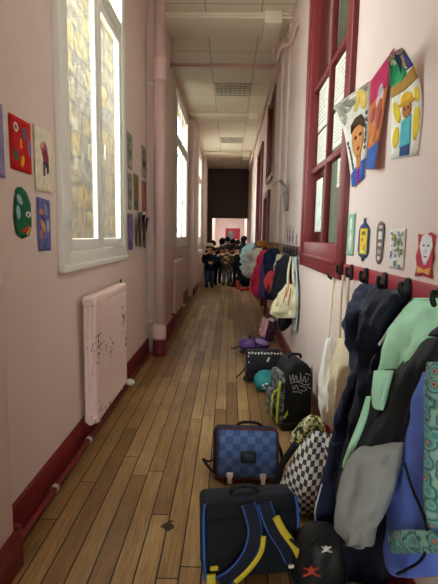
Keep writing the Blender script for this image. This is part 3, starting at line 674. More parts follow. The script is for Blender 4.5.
# sheets stuck in the panes of the classroom window
for y0, y1, z0, z1, lab in [(4.1, 3.72, 2.78, 2.42, 'white sheet high in the left column of panes'), (4.08, 3.70, 2.40, 2.14, 'white sheet lower in the left column of panes'), (3.5, 3.06, 2.77, 2.46, 'white sheet high in the right column of panes'),
                             (3.48, 3.05, 2.42, 2.16, 'white sheet lower in the right column of panes'), (3.28, 3.06, 2.06, 1.86, 'small white sheet in the bottom right pane'), (4.05, 3.78, 2.0, 1.55, 'long pale paper figure in the bottom left pane')]:
    b = MB().use(M_WHITEPL); yc = (y0+y1)/2
    l = [(XR+.026, y0, z0), (XR+.026, y0, z1)]; r = [(XR+.026, y1, z0), (XR+.026, y1, z1)]
    artwork('notice_sheet', lab, 'paper', l, r, pc('#e4e0d4'), [(rect(.1, .12+.1*i, .9-.15*(i % 3), .15+.1*i), pc('#b3b2aa')) for i in range(8)] if 'sheet' in lab else [(ell(.5, .3, .3, .2), pc('#cfe0d8')), (ell(.5, .7, .35, .2), pc('#d6e4dc'))], -1, 'sheets in the classroom window')
for y, z, lab in [(1.98, 2.39, 'small dark peg above the yellow hat painting'), (2.12, 2.52, 'tiny pin in the wall above the paintings')]:
    tag(MB().tube([(0, 0, 0), (-.02, 0, 0)], .009, 10).build('wall_pin', M_BLACK, None, (XR+.001, y-.24, z)), lab, 'pin')

# ------------------------------------------------------------------ coat rails
def hook(parent, y, z, m=M_BLACK, s=1.0):
    b = MB(); x = -.016
    prof = [(0, .045), (.018, .04), (.027, .022), (.029, 0), (.027, -.022), (.018, -.04), (0, -.045)]
    poly = [(x, y+a*s, z+c*s) for a, c in prof]+[(x, y-a*s, z+c*s) for a, c in reversed(prof[1:-1])]
    b.prism(poly, (-.012*s, 0, 0))
    b.tube(curve([(x-.008, y, z-.015*s), (x-.024*s, y, z-.022*s), (x-.034*s, y, z+.0*s), (x-.032*s, y, z+.018*s)], 4), [.009*s]*13, 10)
    b.sph((x-.032*s, y, z+.02*s), .0115*s, 10)
    b.build('hook', m, parent)
ra = thing('coat_rail', 'red board with black hooks along the near right wall', 'coat rail', (XR, 0, 1.30))
MB().box((-.018, -1.5, -.035), (.0, 2.80, .04), .004).build('board', mat('red_rail_paint', '#a5303b', .45, .08, 20), ra)
for y in (1.21, 1.49, 1.775, 2.04, 2.32, 2.60, 2.86-.03): hook(ra, y, 0.0, M_BLACK, 1.05)
rc = thing('coat_hook', 'single black hook under the red window frame', 'hook', (XR, 3.12, 1.235)); hook(rc, 0, 0, M_BLACK, .7)
rb = thing('coat_rail', 'dark brown hook rail along the far right wall', 'coat rail', (XR, 0, 1.36))
MB().box((-.02, 4.47, -.045), (.0, 8.35, .04), .004).build('board', mat('brown_rail', '#5e3230', .5, .1, 10), rb)
MB().box((-.024, 4.47, -.06), (.0, 4.62, .05), .004).build('end_block', M_RED, rb)
for i, y in enumerate([4.78, 5.0, 5.25, 5.6, 6.0, 6.3, 6.7, 7.1, 7.5, 7.9, 8.2]): hook(rb, y, -.02, M_BRASS if i > 3 else M_BLACK, 1.2)
rd = thing('coat_rail', 'short brass-hooked rail beyond the low red door', 'coat rail', (XR, 0, 1.36))
MB().box((-.02, 9.62, -.045), (.0, 10.45, .04), .004).build('board', mat('brown_rail', '#5e3230'), rd)
for y in (9.75, 10.0, 10.25): hook(rd, y, -.02, M_BRASS, 1.3)

# hanging cloths: rows of (left x,y,z, right x,y,z, half thickness) in metres; straps: points in metres
TABLES = {
  'bag_white': [(0.681, 2.98, 0.816, 0.715, 2.95, 0.824, 0.02), (0.661, 2.96, 0.722, 0.719, 2.92, 0.734, 0.05), (0.643, 2.93, 0.603, 0.725, 2.865, 0.626, 0.07), (0.648, 2.9, 0.437, 0.725, 2.731, 0.502, 0.07), (0.663, 2.88, 0.325, 0.725, 2.733, 0.387, 0.06), (0.685, 2.87, 0.244, 0.725, 2.843, 0.258, 0.03)],
  'bag_cream': [(0.69, 2.72, 0.877, 0.725, 2.599, 0.906, 0.02), (0.69, 2.7, 0.792, 0.725, 2.52, 0.841, 0.05), (0.684, 2.68, 0.695, 0.725, 2.443, 0.769, 0.07), (0.667, 2.66, 0.559, 0.72, 2.5, 0.618, 0.08), (0.658, 2.65, 0.446, 0.699, 2.55, 0.488, 0.07), (0.658, 2.64, 0.333, 0.676, 2.6, 0.351, 0.03)],
  'cream_strap1': [(0.724, 2.8, 1.267), (0.712, 2.78, 1.11), (0.695, 2.7, 0.875)],
  'cream_strap2': [(0.714, 2.62, 1.271), (0.718, 2.65, 1.129), (0.713, 2.64, 0.884)],
  'white_strap': [(0.738, 3.08, 1.25), (0.716, 3.04, 1.072), (0.693, 2.97, 0.811)],
  'navyA': [(0.715, 2.39, 1.254, 0.725, 2.066, 1.29, 0.018), (0.676, 2.34, 1.221, 0.725, 2.034, 1.261, 0.036), (0.636, 2.28, 1.165, 0.725, 1.999, 1.21, 0.048), (0.61, 2.24, 1.072, 0.725, 1.983, 1.125, 0.06), (0.614, 2.2, 0.987, 0.725, 1.968, 1.045, 0.06), (0.628, 2.14, 0.89, 0.725, 1.926, 0.955, 0.06), (0.618, 2.09, 0.824, 0.725, 1.914, 0.885, 0.06), (0.545, 2.08, 0.684, 0.725, 1.95, 0.74, 0.06), (0.521, 2.05, 0.553, 0.711, 1.95, 0.605, 0.06), (0.499, 2.03, 0.413, 0.712, 1.93, 0.474, 0.06), (0.491, 2.01, 0.285, 0.713, 1.91, 0.353, 0.06), (0.507, 1.98, 0.123, 0.725, 1.853, 0.22, 0.06), (0.519, 1.96, -0.019, 0.725, 1.796, 0.117, 0.06), (0.532, 1.94, -0.188, 0.725, 1.748, -0.011, 0.054), (0.566, 1.93, -0.231, 0.725, 1.794, -0.1, 0.024)],
  'navyA_sleeve': [(0.512, 2.05, 0.522, 0.571, 2.0, 0.548, 0.05), (0.489, 2.03, 0.413, 0.566, 1.98, 0.443, 0.05), (0.461, 2.01, 0.31, 0.55, 1.95, 0.349, 0.06), (0.442, 1.99, 0.218, 0.534, 1.94, 0.254, 0.06), (0.433, 1.98, 0.147, 0.516, 1.93, 0.184, 0.05), (0.471, 1.97, 0.124, 0.503, 1.93, 0.153, 0.03)],
  'navyB': [(0.667, 2.04, 1.268, 0.725, 1.768, 1.302, 0.021), (0.634, 2.0, 1.231, 0.725, 1.752, 1.268, 0.035), (0.611, 1.98, 1.169, 0.704, 1.76, 1.209, 0.049), (0.604, 1.95, 1.093, 0.678, 1.76, 1.135, 0.056), (0.612, 1.92, 1.031, 0.662, 1.75, 1.075, 0.056), (0.611, 1.9, 0.946, 0.651, 1.75, 0.992, 0.056), (0.581, 1.87, 0.864, 0.661, 1.74, 0.912, 0.056), (0.544, 1.84, 0.762, 0.668, 1.72, 0.814, 0.056), (0.515, 1.82, 0.634, 0.681, 1.7, 0.697, 0.056), (0.489, 1.8, 0.46, 0.688, 1.68, 0.537, 0.056), (0.492, 1.79, 0.28, 0.692, 1.66, 0.377, 0.056), (0.503, 1.78, 0.098, 0.695, 1.65, 0.208, 0.056), (0.514, 1.775, 0.035, 0.696, 1.65, 0.146, 0.049), (0.557, 1.77, 0.012, 0.665, 1.66, 0.11, 0.021)],
  'navyB_zip': [(0.657, 1.66, 1.222), (0.63, 1.68, 1.167), (0.593, 1.7, 1.086)],
  'mint': [(0.739, 1.72, 1.273, 0.725, 1.48, 1.306, 0.022), (0.705, 1.7, 1.251, 0.725, 1.47, 1.287, 0.038), (0.677, 1.7, 1.215, 0.725, 1.458, 1.259, 0.045), (0.642, 1.68, 1.163, 0.725, 1.45, 1.213, 0.053), (0.606, 1.66, 1.089, 0.725, 1.446, 1.147, 0.053), (0.581, 1.65, 1.012, 0.725, 1.475, 1.069, 0.053), (0.559, 1.63, 0.947, 0.719, 1.48, 1.004, 0.053), (0.542, 1.62, 0.871, 0.711, 1.48, 0.932, 0.053), (0.517, 1.61, 0.795, 0.703, 1.48, 0.859, 0.053), (0.488, 1.6, 0.715, 0.681, 1.48, 0.781, 0.053), (0.483, 1.59, 0.624, 0.653, 1.48, 0.691, 0.045), (0.478, 1.58, 0.528, 0.624, 1.48, 0.595, 0.038), (0.487, 1.575, 0.47, 0.6, 1.48, 0.536, 0.022)],
  'mint_pocket': [(0.528, 1.55, 1.027, 0.58, 1.5, 1.044, 0.012), (0.527, 1.545, 0.995, 0.57, 1.495, 1.013, 0.02), (0.525, 1.535, 0.942, 0.558, 1.49, 0.96, 0.02), (0.53, 1.53, 0.903, 0.549, 1.49, 0.92, 0.016), (0.547, 1.515, 0.893, 0.546, 1.49, 0.903, 0.008)],
  'mint_dark': [(0.737, 1.54, 1.213, 0.709, 1.42, 1.236, 0.012), (0.703, 1.54, 1.162, 0.702, 1.4, 1.194, 0.03), (0.652, 1.535, 1.104, 0.697, 1.4, 1.141, 0.035), (0.617, 1.535, 1.052, 0.682, 1.4, 1.094, 0.04), (0.587, 1.525, 0.985, 0.664, 1.4, 1.03, 0.04), (0.559, 1.51, 0.901, 0.651, 1.4, 0.948, 0.04), (0.509, 1.515, 0.819, 0.634, 1.4, 0.875, 0.04), (0.477, 1.515, 0.75, 0.605, 1.4, 0.812, 0.03), (0.471, 1.51, 0.699, 0.583, 1.4, 0.762, 0.02)],
  'mint_stripe': [(0.504, 1.545, 0.93, 0.52, 1.54, 0.933, 0.01), (0.482, 1.54, 0.849, 0.508, 1.53, 0.854, 0.012), (0.451, 1.54, 0.748, 0.477, 1.53, 0.754, 0.012), (0.434, 1.54, 0.689, 0.455, 1.53, 0.695, 0.012), (0.43, 1.54, 0.662, 0.448, 1.53, 0.668, 0.008)],
  'sleeve': [(0.52, 1.5, 0.785, 0.591, 1.4, 0.836, 0.02), (0.466, 1.49, 0.758, 0.583, 1.385, 0.815, 0.05), (0.428, 1.48, 0.699, 0.576, 1.375, 0.761, 0.06), (0.411, 1.47, 0.632, 0.563, 1.37, 0.697, 0.065), (0.398, 1.46, 0.566, 0.542, 1.365, 0.632, 0.065), (0.398, 1.45, 0.519, 0.524, 1.36, 0.585, 0.06), (0.403, 1.45, 0.489, 0.509, 1.36, 0.556, 0.055), (0.431, 1.445, 0.455, 0.492, 1.36, 0.52, 0.045), (0.456, 1.44, 0.429, 0.476, 1.365, 0.486, 0.03), (0.475, 1.44, 0.41, 0.462, 1.37, 0.464, 0.008)],
  'blue': [(0.663, 1.5, 1.042, 0.671, 1.32, 1.099, 0.03), (0.647, 1.5, 0.94, 0.668, 1.3, 1.018, 0.05), (0.628, 1.48, 0.802, 0.668, 1.28, 0.9, 0.06), (0.612, 1.47, 0.721, 0.669, 1.27, 0.831, 0.07), (0.592, 1.45, 0.594, 0.668, 1.25, 0.724, 0.07), (0.579, 1.43, 0.475, 0.667, 1.23, 0.624, 0.07), (0.585, 1.42, 0.388, 0.668, 1.22, 0.551, 0.07), (0.594, 1.41, 0.351, 0.668, 1.22, 0.511, 0.06), (0.61, 1.405, 0.34, 0.652, 1.22, 0.498, 0.03)],
  'blue_piping': [(0.568, 1.33, 0.796), (0.567, 1.27, 0.757), (0.572, 1.22, 0.727), (0.574, 1.18, 0.704), (0.575, 1.16, 0.672), (0.574, 1.16, 0.626), (0.569, 1.18, 0.576), (0.558, 1.22, 0.52), (0.549, 1.28, 0.45)],
  'band': [(0.534, 1.33, 0.564, 0.601, 1.11, 0.724, 0.012), (0.534, 1.325, 0.547, 0.599, 1.105, 0.711, 0.02), (0.537, 1.32, 0.519, 0.599, 1.1, 0.688, 0.02), (0.545, 1.32, 0.491, 0.601, 1.1, 0.665, 0.012)],
  'peacock': [(0.58, 1.24, 1.152, 0.59, 1.16, 1.175, 0.02), (0.576, 1.23, 1.072, 0.592, 1.15, 1.101, 0.03), (0.573, 1.21, 0.961, 0.596, 1.14, 0.994, 0.035), (0.575, 1.19, 0.82, 0.602, 1.13, 0.856, 0.035), (0.576, 1.17, 0.727, 0.605, 1.12, 0.761, 0.03), (0.585, 1.17, 0.69, 0.608, 1.12, 0.726, 0.015)],
  'print0': [(0.634, 4.585, 1.066), (0.622, 4.585, 0.971), (0.6, 4.59, 0.875)],
  'print1': [(0.608, 4.6, 0.98), (0.591, 4.6, 0.884), (0.574, 4.61, 0.808)],
  'print2': [(0.646, 4.57, 0.974), (0.632, 4.56, 0.891), (0.621, 4.56, 0.785)],
  'print3': [(0.529, 4.68, 0.796), (0.51, 4.69, 0.762)],
  'navyB_hood': [(0.622, 1.86, 1.268, 0.66, 1.74, 1.284, 0.02), (0.591, 1.85, 1.234, 0.655, 1.72, 1.255, 0.045), (0.572, 1.845, 1.183, 0.639, 1.71, 1.209, 0.055), (0.572, 1.84, 1.124, 0.619, 1.71, 1.153, 0.055), (0.579, 1.83, 1.066, 0.599, 1.72, 1.094, 0.045), (0.59, 1.82, 1.035, 0.591, 1.75, 1.053, 0.015)],
  'navyA_piping': [(0.444, 1.9, 0.38), (0.427, 1.89, 0.317), (0.415, 1.885, 0.251), (0.419, 1.88, 0.195)],
  'tote': [(0.625, 4.82, 0.988, 0.715, 4.62, 1.012, 0.013), (0.574, 4.82, 0.898, 0.717, 4.58, 0.932, 0.033), (0.509, 4.8, 0.811, 0.725, 4.544, 0.853, 0.046), (0.466, 4.78, 0.724, 0.714, 4.55, 0.767, 0.039), (0.461, 4.77, 0.67, 0.705, 4.55, 0.714, 0.033), (0.522, 4.76, 0.618, 0.699, 4.56, 0.659, 0.013)],
  'tote_h1': [(0.687, 4.95, 1.279), (0.65, 4.84, 1.141), (0.629, 4.72, 0.988)],
  'tote_h2': [(0.708, 4.9, 1.271), (0.682, 4.72, 1.129), (0.685, 4.63, 0.999)],
  'blackbag': [(0.573, 4.98, 0.786, 0.717, 4.88, 0.804, 0.019), (0.567, 4.97, 0.614, 0.722, 4.87, 0.636, 0.033), (0.581, 4.96, 0.5, 0.695, 4.88, 0.519, 0.033), (0.605, 4.95, 0.433, 0.636, 4.93, 0.438, 0.013)],
  'bluecloth': [(0.696, 4.86, 1.283, 0.725, 4.727, 1.29, 0.01), (0.7, 4.84, 1.12, 0.725, 4.652, 1.136, 0.013), (0.715, 4.82, 0.923, 0.725, 4.538, 0.958, 0.013), (0.732, 4.8, 0.704, 0.725, 4.486, 0.757, 0.013), (0.715, 4.8, 0.57, 0.725, 4.519, 0.625, 0.013), (0.73, 4.8, 0.468, 0.725, 4.56, 0.521, 0.007)],
  'charcoal': [(0.669, 5.45, 1.292, 0.706, 5.1, 1.307, 0.02), (0.637, 5.42, 1.231, 0.701, 5.05, 1.252, 0.04), (0.608, 5.4, 1.122, 0.687, 5.0, 1.152, 0.06), (0.606, 5.4, 0.999, 0.68, 5.0, 1.038, 0.05), (0.574, 5.4, 0.849, 0.674, 5.0, 0.901, 0.06), (0.582, 5.38, 0.753, 0.666, 5.0, 0.808, 0.05), (0.618, 5.36, 0.694, 0.646, 5.1, 0.735, 0.02)],
  'redhat': [(0.523, 5.66, 1.063, 0.611, 5.53, 1.075, 0.026), (0.498, 5.72, 1.005, 0.634, 5.55, 1.023, 0.058), (0.481, 5.72, 0.913, 0.64, 5.52, 0.937, 0.072), (0.495, 5.7, 0.837, 0.618, 5.52, 0.861, 0.058), (0.523, 5.7, 0.772, 0.585, 5.55, 0.793, 0.026)],
  'navyfar': [(0.581, 6.4, 1.338, 0.639, 6.0, 1.35, 0.02), (0.55, 6.35, 1.253, 0.65, 5.95, 1.271, 0.05), (0.544, 6.3, 1.098, 0.636, 5.9, 1.126, 0.065), (0.556, 6.2, 0.893, 0.643, 5.9, 0.925, 0.06), (0.546, 6.1, 0.707, 0.636, 5.9, 0.735, 0.05), (0.577, 6.1, 0.623, 0.612, 5.9, 0.653, 0.02)],
  'creamfar': [(0.622, 5.75, 1.279, 0.656, 5.55, 1.287, 0.019), (0.622, 5.72, 1.177, 0.654, 5.5, 1.19, 0.039), (0.631, 5.7, 1.049, 0.646, 5.5, 1.065, 0.039), (0.645, 5.7, 0.997, 0.653, 5.55, 1.011, 0.013)],
  'purple': [(0.555, 7.05, 1.257, 0.589, 6.8, 1.266, 0.015), (0.543, 7.05, 1.097, 0.576, 6.6, 1.124, 0.04), (0.522, 7.0, 0.877, 0.559, 6.5, 0.923, 0.05), (0.517, 6.95, 0.658, 0.558, 6.5, 0.714, 0.05), (0.534, 6.9, 0.521, 0.548, 6.6, 0.565, 0.02)],
  'crimson': [(0.586, 7.8, 1.265, 0.623, 7.4, 1.279, 0.015), (0.549, 7.75, 1.197, 0.608, 7.2, 1.22, 0.05), (0.507, 7.7, 1.024, 0.572, 7.1, 1.063, 0.06), (0.439, 7.6, 0.786, 0.539, 7.0, 0.845, 0.065), (0.431, 7.55, 0.652, 0.527, 7.0, 0.717, 0.07), (0.423, 7.5, 0.537, 0.523, 7.0, 0.604, 0.06), (0.485, 7.5, 0.452, 0.516, 7.1, 0.509, 0.02)],
  'whitefar': [(0.504, 8.5, 1.28, 0.589, 8.1, 1.292, 0.02), (0.463, 8.4, 1.169, 0.585, 8.0, 1.187, 0.07), (0.48, 8.3, 1.023, 0.564, 7.9, 1.048, 0.06), (0.452, 8.2, 0.842, 0.534, 7.9, 0.868, 0.07), (0.483, 8.2, 0.711, 0.535, 8.0, 0.732, 0.02)],
  'paleblue': [(0.401, 9.2, 1.218, 0.511, 8.6, 1.239, 0.03), (0.347, 9.1, 1.138, 0.526, 8.5, 1.166, 0.09), (0.357, 9.0, 1.02, 0.51, 8.5, 1.05, 0.07), (0.306, 8.9, 0.883, 0.494, 8.5, 0.915, 0.1), (0.318, 8.85, 0.746, 0.498, 8.5, 0.779, 0.09), (0.368, 8.8, 0.671, 0.467, 8.6, 0.692, 0.03)],
  'teal': [(0.44, 10.2, 1.348, 0.522, 9.6, 1.359, 0.03), (0.348, 10.1, 1.234, 0.52, 9.5, 1.254, 0.08), (0.314, 10.0, 1.079, 0.46, 9.5, 1.103, 0.08), (0.304, 9.9, 0.926, 0.421, 9.5, 0.951, 0.07), (0.351, 9.9, 0.814, 0.417, 9.6, 0.837, 0.02)],
}

# ------------------------------------------------------------------ coats and bags on the rails
NAVY = mat('navy_nylon', '#1b2440', .6, .25, 7, .35, 30, spec=.25); NAVY2 = mat('black_navy_nylon', '#131829', .6, .25, 7, .35, 30, spec=.25)
def hang(name, label, cat, key, part, m, amp=.012, k=7, seed=0, group=None, mats=None):
    rows = TABLES[key]; y = sum(r[1]+r[4] for r in rows)/(2*len(rows)); zz = min(min(r[2], r[5]) for r in rows)
    root = thing(name, label, cat, (.68, y, zz), group=group)
    off = Vector((.68, y, zz))
    addp(root, part, key, m, amp, k, seed)
    return root
def addp(root, part, key, m, amp=.006, k=7, seed=0, label=None, wr=None):
    off = root.location
    rows = [tuple(c-off[i % 3] for i, c in enumerate(r[:6]))+(r[6],) for r in TABLES[key]]
    o = MB().garment(rows, amp, k, seed, wr=amp*.9 if wr is None else wr, xmax=.717-off[0]).build(part, m, root)
    if label: o['label'] = label
    return o
def addt(root, part, key, r, m, flat=1.0, up=None, label=None):
    P = [Vector(p)-root.location for p in TABLES[key]]
    o = MB().tube(curve(P, 5), r, 8, True, flat, up).build(part, m, root)
    if label: o['label'] = label
    return o
GN = 'coats and bags on the near red rail'
CREAM = cloth('cream_canvas', '#dccfae', .08)
g = hang('drawstring_bag', 'thin white plastic-looking bag hanging left of the cream canvas bag', 'bag', 'bag_white', 'body', mat('white_film', '#e9e9df', .45, .05, 6, .25, 30), .008, 6, 1, GN)
addt(g, 'strap', 'white_strap', .007, CREAM)
g = hang('canvas_bag', 'cream canvas bag on long straps beside the navy jacket', 'bag', 'bag_cream', 'body', CREAM, .012, 8, 2, GN)
addt(g, 'strap', 'cream_strap1', .009, CREAM); addt(g, 'strap', 'cream_strap2', .009, CREAM)
g = hang('jacket', 'navy jacket hanging next to the cream canvas bag', 'jacket', 'navyA', 'body', NAVY, .02, 6, 3, GN)
addp(g, 'sleeve', 'navyA_sleeve', NAVY, .008, 5, 1)
addt(g, 'piping', 'navyA_piping', .004, mat('pale_piping', '#c9ccd2', .5), label='pale sleeve piping')
g = hang('jacket', 'blue-black jacket with a hood and white zip behind the mint green coat', 'jacket', 'navyB', 'body', NAVY2, .018, 6, 8, GN)
addp(g, 'hood', 'navyB_hood', NAVY2, .008, 5, 2)
addt(g, 'zip', 'navyB_zip', .006, mat('white_zip', '#d8d6cc', .5), label='white zip edge')
MINT = mat('mint_nylon', '#b2efcd', .6, .12, 9, .25, 30)

BLK = mat('black_nylon', '#16191b', .6, .25, 7, .3, 30, spec=.25); GREY = mat('grey_nylon', '#969c99', .5, .08, 8, .3, 22)
TABLES['mint_low'] = TABLES['mint'][5:]; TABLES['mint_up'] = TABLES['mint'][:7]
g = hang('coat', 'mint green, black and grey coat in front of the navy jackets', 'coat', 'mint_up', 'mint_shoulder', MINT, .012, 6, 4, GN)
addp(g, 'black_panel', 'mint_low', BLK, .008, 6, 4)
addp(g, 'black_front', 'mint_dark', BLK, .004, 6, 2)
addp(g, 'pocket', 'mint_pocket', MINT, .002, 5, 1, 'mint green pocket flap')
addp(g, 'stripe', 'mint_stripe', MINT, .001, 5, 1, 'mint green side stripe')
addp(g, 'sleeve', 'sleeve', GREY, .011, 5, 6, 'grey lower sleeve')
PEA = None
def peacock():
    m, nt, b = base('peacock_print'); L = nt.links
    tc = nd(nt, 'ShaderNodeTexCoord')
    v = nd(nt, 'ShaderNodeTexVoronoi'); v.inputs['Scale'].default_value = 26; L.new(tc.outputs['Object'], v.inputs['Vector'])
    n = nd(nt, 'ShaderNodeTexNoise'); n.inputs['Scale'].default_value = 60; L.new(tc.outputs['Object'], n.inputs['Vector'])
    a = nd(nt, 'ShaderNodeMath', operation='MULTIPLY_ADD'); a.inputs[1].default_value = .35; L.new(n.outputs['Fac'], a.inputs[0]); L.new(v.outputs['Distance'], a.inputs[2])
    r = nd(nt, 'ShaderNodeValToRGB'); e = r.color_ramp.elements
    for _ in range(6): e.new(.5)
    for x, (p, c) in zip(e, [(.0, '#16202e'), (.24, '#24405a'), (.30, '#d99a72'), (.37, '#b9745a'), (.43, '#2f8f96'), (.62, '#7fc0b8'), (.72, '#1f5a66'), (.9, '#8fc0b4')]): x.position = p; x.color = lin(c)
    L.new(a.outputs[0], r.inputs[0]); L.new(r.outputs[0], b.inputs['Base Color']); b.inputs['Roughness'].default_value = .6
    return m
PEA = peacock()
g = hang('coat', 'bright blue coat with peacock-patterned trim at the right edge', 'coat', 'blue', 'body', mat('blue_neoprene', '#5a78d6', .55, .08, 6, .08, 30), .008, 4, 5, GN)
addt(g, 'piping', 'blue_piping', .0045, BLK, label='black piping')
addp(g, 'hem_band', 'band', PEA, .001, 4, 0, 'teal and orange peacock-patterned band')
addp(g, 'lining', 'peacock', PEA, .003, 4, 0, 'teal and orange peacock-patterned lining')
GF = 'coats and bags on the far rail'
g = hang('tote_bag', 'cream tote bag with a red print on the far rail', 'bag', 'tote', 'body', cloth('tote_canvas', '#e3dcb8', .08), 0.022, 7, 2, GF)
addt(g, 'handle', 'tote_h1', .013, cloth('tote_canvas', '#e3dcb8')); addt(g, 'handle', 'tote_h2', .013, cloth('tote_canvas', '#e3dcb8'))
b = MB()
off = g.location
for q in range(4):
    P = TABLES['print%d' % q]
    b.tube(curve([Vector(p)-off for p in P], 3), .008, 8, True, .6)
b.build('print', cloth('red_print', '#c4503c'), g)['label'] = 'red print'
hang('bag', 'black bag hanging below the cream tote bag', 'bag', 'blackbag', 'body', BLK, .014, 9, 3, GF)
hang('scarf', 'pale blue cloth hanging right of the cream tote bag', 'scarf', 'bluecloth', 'cloth', cloth('pale_blue_cloth', '#b4c3c6'), 0.013, 7, 2, GF)
hang('jacket', 'charcoal jacket right behind the cream tote bag', 'jacket', 'charcoal', 'body', cloth('charcoal_cloth', '#23272e'), 0.032, 7, 5, GF)
g = hang('hat', 'salmon red hat hanging in front of the navy coats', 'hat', 'redhat', 'crown', cloth('salmon_fleece', '#c4454c'), .012, 5, 5, GF)
MB().sph(Vector((.545, 5.60, .86))-g.location, (.055, .03, .07), 12).build('opening', cloth('dark_lining', '#331a1e'), g)['label'] = 'dark inside of the hat'
hang('jacket', 'navy coat above the salmon red hat', 'jacket', 'navyfar', 'body', cloth('navy_cloth', '#1d2540'), 0.032, 7, 6, GF)
hang('cardigan', 'cream cardigan between the charcoal jacket and the navy coat', 'cardigan', 'creamfar', 'body', cloth('cream_wool', '#d8cdb0'), 0.019, 7, 7, GF)
hang('jacket', 'purple jacket left of the navy coat', 'jacket', 'purple', 'body', cloth('purple_cloth', '#5d4a7e'), 0.029, 7, 8, GF)
hang('coat', 'crimson pink coat reaching lowest on the far rail', 'coat', 'crimson', 'body', cloth('crimson_cloth', '#e63668'), 0.032, 8, 9, GF)
hang('coat', 'white coat behind the crimson pink coat', 'coat', 'whitefar', 'body', cloth('white_cloth', '#f1f3f2'), 0.032, 7, 10, GF)
hang('coat', 'pale blue puffer coat on the far rail', 'coat', 'paleblue', 'body', cloth('pale_blue_puffer', '#dbe6f0'), 0.048, 6, 11, GF)
hang('coat', 'teal blue coat, farthest on the rail', 'coat', 'teal', 'body', cloth('teal_cloth', '#a3cbd4'), 0.032, 7, 12, GF)
for y, x, z, c, lab in [(8.35, .62, 1.36, '#c98a3c', 'orange knit hat on top of the white coat'), (9.15, .62, 1.36, '#c9a04a', 'yellow ochre knit hat above the pale blue puffer coat')]:
    root = thing('knit_hat', lab, 'hat', (x, y, z), group='knit hats on the far rail')
    MB().sph((0, 0, 0), (.075, .09, .07), 16).build('crown', cloth('knit'+c[1:], c), root)
    MB().tube([(0, 0, -.045), (0, 0, -.02)], [.07, .075], 16).build('brim', cloth('knit'+c[1:], c), root)

# ------------------------------------------------------------------ school bags on the floor
def rbox(b, w, d, h, bev, x=0, y=0, z=0, seg=4, taper=None):
    b.box((x-w/2, y-d/2, z), (x+w/2, y+d/2, z+h), bev, None, seg); return b
DN = mat('dark_navy_canvas', '#10172b', .75, .2, 12, .2, 60); RB = mat('royal_blue_piping', '#2a62b4', .5, .08, 20); YEL = mat('yellow_webbing', '#d3c22c', .5, .1, 20)
GB = 'school bags on the corridor floor'
# A: front navy satchel, straps toward the viewer
A = thing('school_satchel', 'navy satchel with blue-edged shoulder straps and yellow webbing, nearest on the floor', 'school bag', (.115, 1.83, 0), (math.radians(-13), 0, math.radians(10)), GB)
rbox(MB(), .43, .17, .37, .03, 0, 0, .01).build('body', DN, A)
b = MB(); b.box((-.205, -.105, .02), (.205, -.07, .30), .016); b.box((-.20, -.10, .29), (.20, -.075, .37), .01); b.build('back_panel', mat('navy_mesh_padding', '#10151f', .8, .25, 90, .5, 160), A)
MB().tube(curve([(-.205, -.09, .015), (-.212, -.09, .1), (-.212, -.09, .3), (-.205, -.088, .365)], 4), .007, 8).build('piping', RB, A)
MB().tube(curve([(.205, -.09, .015), (.212, -.09, .1), (.212, -.09, .3), (.205, -.088, .37)], 4), .007, 8).build('piping', RB, A)
b = MB(); b.tube(curve([(-.08, -.02, .375), (-.075, -.03, .405), (-.04, -.03, .415), (.02, -.03, .412), (.05, -.02, .38)], 5), .014, 10, True, .6); b.build('handle', BLK, A)
A.scale = (1, 1, .9)
def strap(parent, path, w, t, edge, mid):
    P = curve(path, 6); b = MB(); b.use(mid)
    def off(s): 
        out = []
        for i, p in enumerate(P):
            d = (P[min(i+1, len(P)-1)]-P[max(0, i-1)]).normalized(); side = d.cross(Vector((0, 1, 0))).normalized()
            out.append(p+side*s)
        return out
    rgs = []
    for a, c in zip(off(-w), off(w)):
        rgs.append([a+Vector((0, -t, 0)), c+Vector((0, -t, 0)), c+Vector((0, t, 0)), a+Vector((0, t, 0))])
    b.rings(rgs, True, False)
    o = b.build('strap', mid, parent)
    for s in (-w, w):
        e = MB(); e.tube(off(s), .006, 8); e.build('strap_edge', edge, o)
    return o, off
s1, _ = strap(A, [(-.02, -.125, .365), (-.005, -.14, .30), (.0, -.15, .24), (-.03, -.155, .15), (-.09, -.145, .07), (-.15, -.12, .02)], .026, .006, RB, DN)
MB().tube(curve([(.035, -.16, .23), (.02, -.165, .16), (-.03, -.162, .09), (-.09, -.15, .03)], 5), .012, 8, True, .3, (0, 1, 0)).build('webbing', YEL, s1)
s2, _ = strap(A, [(.05, -.125, .365), (.06, -.14, .32), (.085, -.15, .25), (.13, -.155, .17), (.16, -.145, .10)], .026, .006, RB, DN)
MB().tube(curve([(.09, -.165, .315), (.12, -.17, .25), (.17, -.172, .17), (.20, -.165, .08), (.185, -.155, .045)], 5), .017, 8, True, .25, (0, 1, 0)).build('webbing', YEL, s2)
b = MB(); b.box((.14, -.165, .075), (.185, -.155, .09), .003); b.build('label_tag', M_WHITEPL, A)['label'] = 'white label'
b = MB(); b.box((-.205, -.12, .0), (-.165, -.10, .055), .006); b.box((-.19, -.118, .07), (-.155, -.104, .09), .005); b.build('webbing_tab', YEL, A)['label'] = 'yellow tab'
